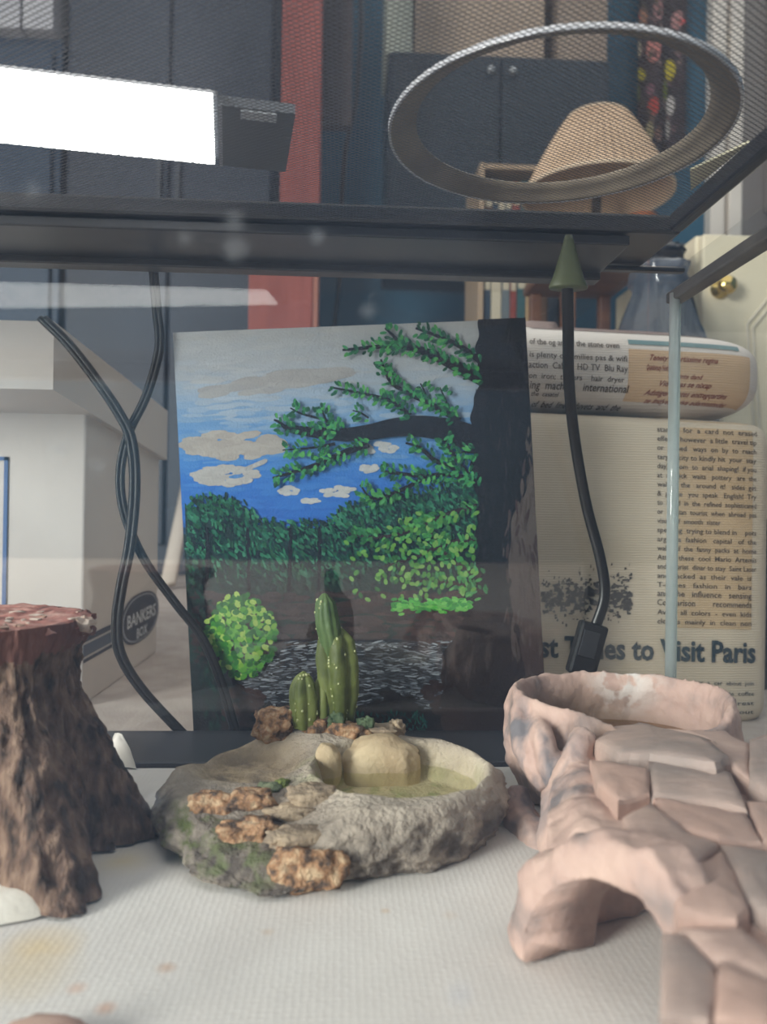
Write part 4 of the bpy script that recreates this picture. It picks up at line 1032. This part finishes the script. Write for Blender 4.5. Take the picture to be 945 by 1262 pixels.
def side(px, py):                              # a point on the box's right side
    d = ray(px, py); t = (bxr - CAM_POS.x) / d.x; p = CAM_POS + d * t; return p.y, p.z
def side_poly(name, pts, mat, par, d=.001):
    P = [side(*p) for p in pts]; V = [(bxr + d, y, z) for y, z in P]; return link_mesh(name, V, [list(range(len(V)))], mat, par)
yc, zc = side(173, 760); y0, z0 = side(150, 770); y1, z1 = side(194, 745); ry = (y1 - y0) / 2; rz = .024
sl = (z1 - z0) / (y1 - y0)
def oval(name, k, mat, d):
    V = [(bxr + d, yc + ry * k * math.copysign(abs(math.cos(t)) ** .8, math.cos(t)), zc + rz * k * math.sin(t)) for t in [2 * math.pi * i / 48 for i in range(48)]]
    return link_mesh(name, V, [list(range(48))], mat, abox)
oval('logo_ring', 1.08, navy, .0009); oval('logo_border', 1.0, greyp, .0012); oval('logo_oval', .94, navy, .0015)
zl1, zl0 = zc + .008, zc - .008
for nm_, a0, a1, mt in (('logo_stripe', .007, .002, navy), ('logo_stripe', .000, -.010, M('slate_print', (70, 82, 100), rough=.6)), ('logo_stripe', -.012, -.015, navy)):
    link_mesh(nm_, [(bxr + .0006, bf, zc + a0), (bxr + .0006, yc - ry * 1.05, zc + a0), (bxr + .0006, yc - ry * 1.05, zc + a1), (bxr + .0006, bf, zc + a1)], [[0, 1, 2, 3]], mt, abox)
lw = M('logo_white', (196, 198, 202), rough=.6)
for s, dz, wd_, hh_ in (("BANKERS", -.001, ry * 1.6, .013), ("BOX", -.016, ry * .6, .010)):
    v, f = text_data(s, wd_, hh_, 0, .02); link_mesh('logo_text', [(bxr + .0022, yc - wd_ / 2 + p.x, zc + dz + p.y - .004) for p in v], f, lw, abox)
p = at(10, 563, bf - .001); mb = MB(); mb.box((p.x - .003, bf - .0015, FZ + .06), (p.x, bf - .0002, p.z)); mb.box((p.x - .25, bf - .0015, p.z - .003), (p.x, bf - .0002, p.z)); mb.build('printed_frame', bluep, abox)
# pale stick leaning behind the box
tag(tube('wooden_stick', [atz(207, 720, FZ + .012), at(236, 575, 1.93)], .017, M('pale_wood', (196, 184, 172), rough=.7), None, 8, .5, 1), 'pale wooden stick leaning behind the white archive box', 'stick')

# ================================================================== twisted black cables outside the rear glass
KY = .507
def cable(name, pts, label, w=.0026):
    P = [at(x, y, KY + d) for x, y, d in pts]; c = thing(name, label, 'cable', P[-1])
    C = catmull(P, 10)
    off = [Vector((w * .62, 0, 0)), Vector((-w * .62, 0, 0))]
    for o in off:
        v, f = tube_data([q + o * (1 if i % 400 < 400 else 1) for i, q in enumerate(C)], w * .86, 8); link_mesh('strand', v, f, blackr, c, True)
    return c
cable('power_cable', [(52, 392, 0), (85, 425, 0), (120, 470, 0), (148, 512, .0), (162, 545, .0), (166, 600, .0), (160, 670, .0), (150, 720, 0), (144, 765, 0), (148, 805, 0), (175, 850, 0), (232, 912, 0)],
      'black twin cable falling from the box lid past the oval logo to the tank base')
cable('power_cable', [(189, 332, .006), (193, 380, .006), (196, 430, .006), (180, 488, .006), (158, 535, .006), (148, 585, .0065), (154, 635, .006), (178, 690, .005), (215, 742, .004), (250, 788, .003), (272, 840, .002), (292, 908, .001)],
      'black twin cable crossing behind the other and running over the painting corner', .0022)

# ================================================================== things further back in the room
# reddish board and dark board
redw = M('red_brown_wood', (124, 58, 50), (142, 72, 62), scale=14, rough=.45, stretch=(3, 3, .3), bump=.1)
rx0 = at(306, 370, 1.7).x; rx1 = at(392, 370, 1.7).x
rb = thing('wooden_post', 'reddish brown varnished wooden post standing behind the painting', 'post', ((rx0 + rx1) / 2, 1.7, FZ))
tz = at(340, 330, 1.7).z
box('post_base', (rx0, 1.70, FZ), (rx1 - .012, 1.78, tz), redw, rb, .003); box('post_edge', (rx1 - .011, 1.695, FZ), (rx1, 1.78, tz + .02), M('pale_edge_wood', (150, 96, 80), rough=.5), rb, .002)
rx0b = at(346, 100, 1.7).x
box('post_shaft', (rx0b, 1.71, tz), (rx1, 1.78, 2.1), redw, rb, .003)
x0, x1 = at(394, 60, 1.75).x, at(434, 60, 1.75).x; zz = at(410, 140, 1.75).z
db = box('hanging_board', (x0 + .002, 1.80, zz), (x1, 1.83, 2.1), M('dark_brown_panel', (52, 42, 42), (66, 54, 52), scale=10, rough=.6)); tag(db, 'dark brown board fixed beside the reddish wooden post', 'board')
tag(tube('thin_cord', [at(443, -40, 1.9), at(445, 30, 1.9), at(442, 80, 1.9), at(438, 130, 1.9), at(424, 200, 1.9), at(418, 345, 1.9), at(412, 400, 1.9), at(410, 470, 1.9)], .006, blackr, None, 8), 'thin black cord hanging on the teal wall beside the wooden post', 'cord')
# charcoal cupboard left
x0, x1 = at(78, 200, 2.0).x, at(338, 200, 2.0).x
char = M('charcoal_paint', (50, 58, 72), (43, 51, 64), scale=4, rough=.5)
cup = thing('tall_cupboard', 'tall charcoal cupboard behind the light bar', 'cupboard', ((x0 + x1) / 2, 2.2, FZ))
box('carcass', (x0, 2.02, FZ), (x1, BW - .02, 2.2), char, cup, .004)
xm = (x0 + x1) / 2
for a_, b_ in ((x0 + .01, xm - .004), (xm + .004, x1 - .01)):
    dd = box('cupboard_door', (a_, 2.0, FZ + .08), (b_, 2.018, 2.18), char, cup, .004)
    box('door_handle', ((xm - .03) if a_ < xm - .1 and b_ < xm else (xm + .018), 1.985, .9), ((xm - .018) if b_ < xm else (xm + .03), 2.0, 1.05), hous, dd, .003)
# pale boxes high at the left
nvy = M('navy_cabinet_paint', (28, 48, 70), (34, 56, 78), scale=3, rough=.5)
CUPX = x0
x0, x1 = -1.5, min(at(76, 20, 1.95).x, CUPX - .006); zt = at(40, 32, 1.95).z
sh = thing('wall_shelf_cabinet', 'dark blue cabinet beneath the pale boxes at the far left', 'cabinet', ((x0 + x1) / 2, 2.2, FZ))
box('carcass', (x0, 2.0, FZ), (x1, 2.5, zt), nvy, sh, .004); box('cabinet_door', (x0 + .02, 1.985, FZ + .06), (x1 - .02, 2.0, zt - .03), nvy, sh, .003)
pale = M('pale_grey_card', (176, 176, 180), (166, 166, 172), scale=6, rough=.7)
xs = at(24, 16, 1.95).x
for a_, b_, lab in ((xs + .003, x1 - .01, 'pale grey carton on the far left cabinet, nearer the charcoal cupboard'), (xs - .32, xs - .003, 'pale grey carton on the far left cabinet, cut by the frame edge')):
    t = thing('carton', lab, 'carton', ((a_ + b_) / 2, 2.1, zt), 'pale cartons on the left cabinet')
    box('carton_body', (a_, 1.96, zt), (b_, 2.3, zt + .30), pale, t, .003); box('carton_lid', (a_ - .002, 1.957, zt + .3), (b_ + .002, 2.303, zt + .36), pale, t, .003)
# wall cabinet, a reflection built as a solid, and cardboard boxes on top
cx0, cx1 = at(478, 200, 2.25).x, at(752, 200, 2.25).x; ct_ = at(600, 64, 2.25).z; cb_ = at(600, 318, 2.25).z
wc = thing('wall_cabinet', 'reflected dark navy wall cabinet with two doors, built solid behind the reflector ring', 'cabinet', ((cx0 + cx1) / 2, 2.4, cb_))
dk = M('dark_navy', (30, 42, 54), (36, 50, 62), scale=4, rough=.45)
box('carcass', (cx0, 2.27, cb_), (cx1, BW, ct_), dk, wc, .004); cm_ = (cx0 + cx1) / 2
for a_, b_, s in ((cx0 + .008, cm_ - .003, 1), (cm_ + .003, cx1 - .008, -1)):
    d_ = box('cabinet_door', (a_, 2.25, cb_ + .01), (b_, 2.27, ct_ - .01), dk, wc, .004)
    v, f = rock_data(((b_ - .03) if s > 0 else (a_ + .03), 2.24, ct_ - .06), (.012, .012, .012), 1, .02, 2); link_mesh('knob', v, f, M('steel_knob', (170, 174, 178), rough=.3, metallic=.7), d_, True)
cardb = M('tan_cardboard', (170, 152, 134), (160, 142, 126), scale=8, rough=.8); cardg = M('pale_green_card', (168, 172, 160), rough=.8)
def carton(name, x0, x1, z0, hgt, mat, lab, grp, yaw=0, y=2.27):
    t = thing(name, lab, 'box', ((x0 + x1) / 2, y + .13, z0), grp)
    R = Matrix.Rotation(yaw, 3, 'Z')
    v, f = bm_data(box_bm(((x0 + x1) / 2, y + .13, z0 + hgt / 2), (x1 - x0, .24, hgt), .003, R)); link_mesh('carton_body', v, f, mat, t)
    for s in (-1, 1):
        v, f = bm_data(box_bm(((x0 + x1) / 2, y + .13 + s * .06, z0 + hgt + .002), (x1 - x0, .118, .003), 0, R)); link_mesh('flap', v, f, mat, t)
a_ = at(476, 40, 2.27).x; b_ = at(510, 40, 2.27).x; c_ = at(672, 40, 2.27).x; d_ = at(684, 40, 2.27).x; e_ = at(752, 40, 2.27).x
grp = 'cardboard boxes on the navy wall cabinet'
carton('cardboard_box', a_ + .0, b_ - .003, ct_, .36, cardg, 'narrow pale greenish box on the navy wall cabinet', grp)
carton('cardboard_box', b_ + .003, c_, ct_, .34, cardb, 'wide tan cardboard box on the navy wall cabinet', grp)
carton('cardboard_box', d_ + .01, e_ - .005, ct_, .34, M('brown_cardboard', (150, 134, 120), (140, 124, 112), scale=8, rough=.8), 'right tan-brown cardboard box on the navy wall cabinet near the floral cloth', grp)
# floral hanging cloth
fx0, fx1 = at(785, 100, BW - .03).x, at(843, 100, BW - .03).x; fz0 = at(810, 195, BW - .03).z
cloth = thing('floral_hanging', 'dark floral cloth hanging on the teal wall above the lampshade', 'wall hanging', ((fx0 + fx1) / 2, BW - .02, fz0))
V = []; Fc = []; NX_, NZ_ = 24, 30
def fy(x): return BW - .035 + .012 * math.sin((x - fx0) * 70)
for j in range(NZ_ + 1):
    for i in range(NX_ + 1):
        x = fx0 + (fx1 - fx0) * i / NX_; V.append((x, fy(x), fz0 + (2.2 - fz0) * j / NZ_ + (.01 * math.sin(i) if j == 0 else 0)))
for j in range(NZ_):
    for i in range(NX_): Fc.append([j * (NX_ + 1) + i, j * (NX_ + 1) + i + 1, (j + 1) * (NX_ + 1) + i + 1, (j + 1) * (NX_ + 1) + i])
co_ = link_mesh('cloth', V, Fc, M('dark_floral_ground', (44, 38, 42), (62, 50, 54), scale=20, rough=.9), cloth, True)
mb = MB(); random.seed(5)
def petal(px, py, rx_, rz_, col, n=12, ang=0.):
    c = at(px, py, BW - .05); k = (BW - .05) / F; P = []
    for i in range(n):
        t = 2 * math.pi * i / n; a1, b1 = rx_ * math.cos(t), rz_ * math.sin(t); x = c.x + (a1 * math.cos(ang) - b1 * math.sin(ang)) * k; z = c.z + (a1 * math.sin(ang) + b1 * math.cos(ang)) * k
        x = max(fx0, min(fx1, x)); P.append((x, fy(x) - .004, z))
    mb.add(P, [list(range(n))], col)
for a in ((807, 58, 8, 18, (170, 110, 104)), (789, 57, 4, 11, (190, 176, 150)), (792, 88, 7, 8, (170, 156, 44)), (828, 82, 7, 14, (176, 160, 40)), (806, 130, 6, 12, (170, 70, 62)), (829, 126, 5, 13, (176, 170, 168)),
          (826, 155, 3, 14, (150, 144, 140)), (802, 160, 4, 14, (150, 140, 110)), (795, 16, 6, 12, (150, 110, 90)), (836, 22, 6, 12, (164, 120, 118)), (841, 26, 3, 4, (190, 60, 60)), (788, 18, 3, 4, (190, 60, 60)), (812, 10, 6, 16, (140, 104, 104)), (829, 40, 4, 12, (130, 110, 112)),
          (822, 108, 3, 14, (120, 130, 50)), (788, 112, 3, 12, (110, 120, 56)), (803, 108, 4, 8, (120, 84, 96)), (812, 165, 5, 10, (110, 84, 76)), (838, 60, 3, 10, (110, 84, 90)), (800, 180, 4, 6, (60, 48, 50))):
    petal(*a)
for _ in range(40): petal(random.uniform(788, 840), random.uniform(-60, 190), random.uniform(1.5, 3), random.uniform(3, 8), random.choice([(96, 76, 78), (80, 70, 60), (120, 100, 96)]), 8, random.uniform(-.5, .5))
mb.build('flower_print', attr_mat('flower_ink', .9), co_)['kind'] = 'stuff'
# side table and vase; lamp is a glass reflection modelled as an object
TY = 1.42; tt = at(770, 300, TY).z
tx0, tx1 = at(690, 320, TY).x, at(862, 420, 1.30).x - .012
wood = M('brown_table_wood', (110, 72, 50), (92, 58, 42), scale=10, rough=.5, stretch=(1, 4, 4))
stb = thing('side_table', 'small brown side table behind the tank under the lamp', 'table', ((tx0 + tx1) / 2, TY + .12, FZ))
box('tabletop', (tx0, TY, tt - .02), (tx1, TY + .3, tt), wood, stb, .004)
for x in (tx0 + .01, tx1 - .035):
    for y in (TY + .01, TY + .265): box('leg', (x, y, FZ), (x + .025, y + .025, tt - .02), wood, stb, .003)
LY = TY + .13
ls_b = at(735, 240, LY); ls_t = at(744, 148, LY); lr0 = (at(823, 243, LY).x - at(645, 243, LY).x) / 2; lr1 = .064
lampt = thing('table_lamp', 'reflected table lamp with a beige pleated fabric shade, built solid', 'lamp', (ls_b.x, LY, tt))
SEGp = 168; V = []; Fc = []; hz = ls_t.z - ls_b.z
for j in range(15):
    t = j / 14; r = lr0 + (lr1 - lr0) * (t ** .9) + .006 * math.sin(math.pi * t)
    if j == 14: r *= .93
    for i in range(SEGp):
        w = 2 * math.pi * i / SEGp; rr = r + (.0022 if i % 3 == 0 else -.0012); V.append((ls_b.x + rr * math.cos(w), LY + rr * math.sin(w), ls_b.z + hz * t))
for j in range(14):
    for i in range(SEGp): i2 = (i + 1) % SEGp; Fc.append([j * SEGp + i, j * SEGp + i2, (j + 1) * SEGp + i2, (j + 1) * SEGp + i])
so = link_mesh('lamp_shade', V, Fc, M('beige_pleated_fabric', (204, 176, 148), (194, 166, 138), scale=20, rough=.85), lampt)
sm = so.modifiers.new('solid', 'SOLIDIFY'); sm.thickness = .0015
tm = M('shade_trim', (214, 192, 166), rough=.8)
for z_, r_, tt_ in ((ls_b.z, lr0, .003), (ls_t.z, lr1 * .95, .002)):
    v, f = lathe_data([(r_ + .003, -tt_), (r_ + .003, tt_), (r_ - .002, tt_), (r_ - .002, -tt_), (r_ + .003, -tt_)], 96, (ls_b.x, LY, z_)); link_mesh('shade_trim', v, f, tm, lampt)
v, f = lathe_data([(.0, 0), (.05, 0), (.05, .008), (.014, .016), (.011, .05), (.009, ls_b.z - tt + .03), (.0, ls_b.z - tt + .03)], 32, (ls_b.x, LY, tt)); link_mesh('lamp_base', v, f, M('dark_bronze', (62, 52, 44), rough=.4, metallic=.5), lampt, True)
vc = at(790, 278, TY + .07); vr = .056
va = thing('round_vase', 'orange-brown round ceramic vase beside the lamp', 'vase', (vc.x, TY + .07, tt))
pr_ = [(.0, 0), (.03, 0)] + [(.03 + .03 * math.sin(math.pi * k / 12), .004 + .066 * k / 12) for k in range(13)] + [(.028, .075), (.031, .080), (.027, .080), (.024, .072)]
v, f = lathe_data(pr_, 40, (vc.x, TY + .07, tt)); link_mesh('vase_body', v, f, M('orange_ceramic', (164, 96, 54), (142, 80, 46), scale=12, rough=.4), va, True)
# narrow bookcase with books, mirrored in the glass, built solid here
BY = 1.78; bx0, bx1 = at(590, 300, BY).x, at(700, 300, BY).x; bt = at(620, 201, BY).z
bc = thing('bookcase', 'reflected narrow pale wood bookcase, built solid against the teal wall', 'bookcase', ((bx0 + bx1) / 2, BY + .1, FZ))
pw = M('pale_bookcase_wood', (172, 150, 126), (158, 136, 112), scale=12, rough=.5, stretch=(1, 1, .2))
for x in (bx0, bx1 - .012): box('side_panel', (x, BY, FZ), (x + .012, BY + .2, bt), pw, bc, .001)
shz = [FZ + .04, bt - .62, bt - .40, bt - .195, bt - .012]
for z in shz: box('shelf', (bx0 + .012, BY + .004, z), (bx1 - .012, BY + .2, z + .012), pw, bc, .001)
box('back_panel', (bx0 + .012, BY + .19, FZ), (bx1 - .012, BY + .2, bt), M('bookcase_back', (92, 96, 96), rough=.7), bc)
cols = [('grey', (96, 104, 108)), ('tan', (176, 146, 106)), ('dark blue', (40, 56, 72)), ('red', (128, 58, 50)), ('charcoal', (46, 48, 52)), ('cream', (190, 180, 158)), ('teal', (48, 84, 88)), ('brown', (92, 68, 52))]
random.seed(11); rown = ['', '', 'lower', 'upper']
pos = ['first', 'second', 'third', 'fourth', 'fifth', 'sixth', 'seventh', 'eighth', 'ninth', 'tenth', 'eleventh', 'twelfth']
for si in (2, 3):
    x = bx0 + .014; k = 0
    while True:
        w = random.uniform(.014, .026)
        if x + w > bx1 - .014: break
        h = random.uniform(.13, .165); cn, cc = cols[(k * 3 + si * 5) % 8]; z = shz[si] + .0122
        t = thing('book', '%s book, %s from the left on the %s shelf of the bookcase' % (cn, pos[k], rown[si]), 'book', (x + w / 2, BY + .08, z), 'books in the narrow bookcase')
        mt = M('book_' + cn.replace(' ', '_'), cc, rough=.6)
        box('cover', (x, BY + .012, z), (x + w - .0015, BY + .15, z + h), mt, t, .0012); box('spine_label', (x + .002, BY + .0108, z + h * .62), (x + w - .0035, BY + .0125, z + h * .78), M('book_label', (182, 172, 150), rough=.7), t)
        x += w; k += 1
# bags behind the pouf
def bag(name, px, Y, w, d, zt, mat, label, seed, knot=True):
    c = at(px, 500, Y); t = thing(name, label, 'bag', (c.x, Y, FZ)); V = []; Fc = []; n1, n2 = 72, 40; hgt = zt - FZ
    for j in range(n2 + 1):
        s = j / n2
        for i in range(n1):
            th = 2 * math.pi * i / n1; k = (1 - ss(.62, 1.0, s) * .62) * (.82 + .18 * ss(0, .15, s)) * (1 if j else .85)
            r = k * (1 + .22 * fbm((math.cos(th) * 2.4 + seed, math.sin(th) * 2.4, s * 2.6), 4) - .10 * abs(fbm((math.cos(th) * 6 + seed, math.sin(th) * 6, s * 4), 3)))
            V.append((c.x + w * r * math.cos(th), Y + d * r * math.sin(th), FZ + .001 + hgt * s * (1 + .04 * fbm((th, seed, 0), 2) * s)))
    for j in range(n2):
        for i in range(n1): i2 = (i + 1) % n1; Fc.append([j * n1 + i, j * n1 + i2, (j + 1) * n1 + i2, (j + 1) * n1 + i])
    Fc.append([n2 * n1 + i for i in range(n1)])
    link_mesh('bag_body', V, Fc, mat, t, True); top_ = Vector((c.x, Y, zt - .01))
    v, f = rock_data(top_, (w * .42, d * .42, .022), seed, .5, 3); link_mesh('gathered_top', v, f, mat, t, True)
    return t
zc1 = at(820, 322, 1.06).z; zc2 = at(840, 298, 1.22).z
bag('clear_plastic_bag', 812, 1.10, .085, .07, zc1, glass_mat('bag_film', 2.2, (226, 230, 236), film=.30, rough=.15, ripple=.4, film_col=(150, 156, 168)), 'greyish clear plastic bag standing behind the pouf near the corner', 4)
bag('black_bag', 812, 1.27, .088, .07, zc2, M('black_bag_plastic', (26, 28, 34), rough=.3, spec=.6), 'black plastic bag standing behind the clear bag', 9)
# cream cabinet with brass knob
CYc = 1.30; kx0 = at(862, 420, CYc).x; kz = at(900, 286, CYc).z
crm = M('cream_paint', (226, 216, 190), (220, 210, 184), scale=4, rough=.45)
cc_ = thing('cream_cabinet', 'cream painted cabinet with a brass knob at the right edge', 'cabinet', (kx0 + .3, CYc + .2, FZ))
box('carcass', (kx0, CYc + .02, FZ), (kx0 + .62, CYc + .42, kz), crm, cc_, .004)
cdoor = box('cabinet_door', (kx0 + .004, CYc, FZ + .03), (kx0 + .60, CYc + .02, kz - .004), crm, cc_, .004)
q = [at(960, 345, CYc), at(920, 400, CYc), at(928, 520, CYc), at(936, 700, CYc)]
pmz = M('moulding_shadow_paint', (206, 198, 180), rough=.5)
for o_ in (0, .010):
    tube('moulding', [p + Vector((o_, -.001, -o_ * .6)) for p in [at(1010, 290, CYc)] + q[1:3] + [at(934, 720, CYc)]], .0028, pmz, cdoor, 8, 1., 1)
brass = M('brass', (206, 176, 96), (220, 196, 130), scale=30, rough=.2, metallic=.9)
kp = at(886, 357, CYc)
v, f = lathe_data([(.0, 0), (.016, 0), (.017, .003), (.008, .006), (.007, .016), (.014, .022), (.0165, .030), (.013, .037), (.0, .040)], 32)
V = [(kp.x + x, CYc - z, kp.z + y) for x, y, z in v]; link_mesh('knob', V, f, brass, cdoor, True)

bpy.context.view_layer.update()
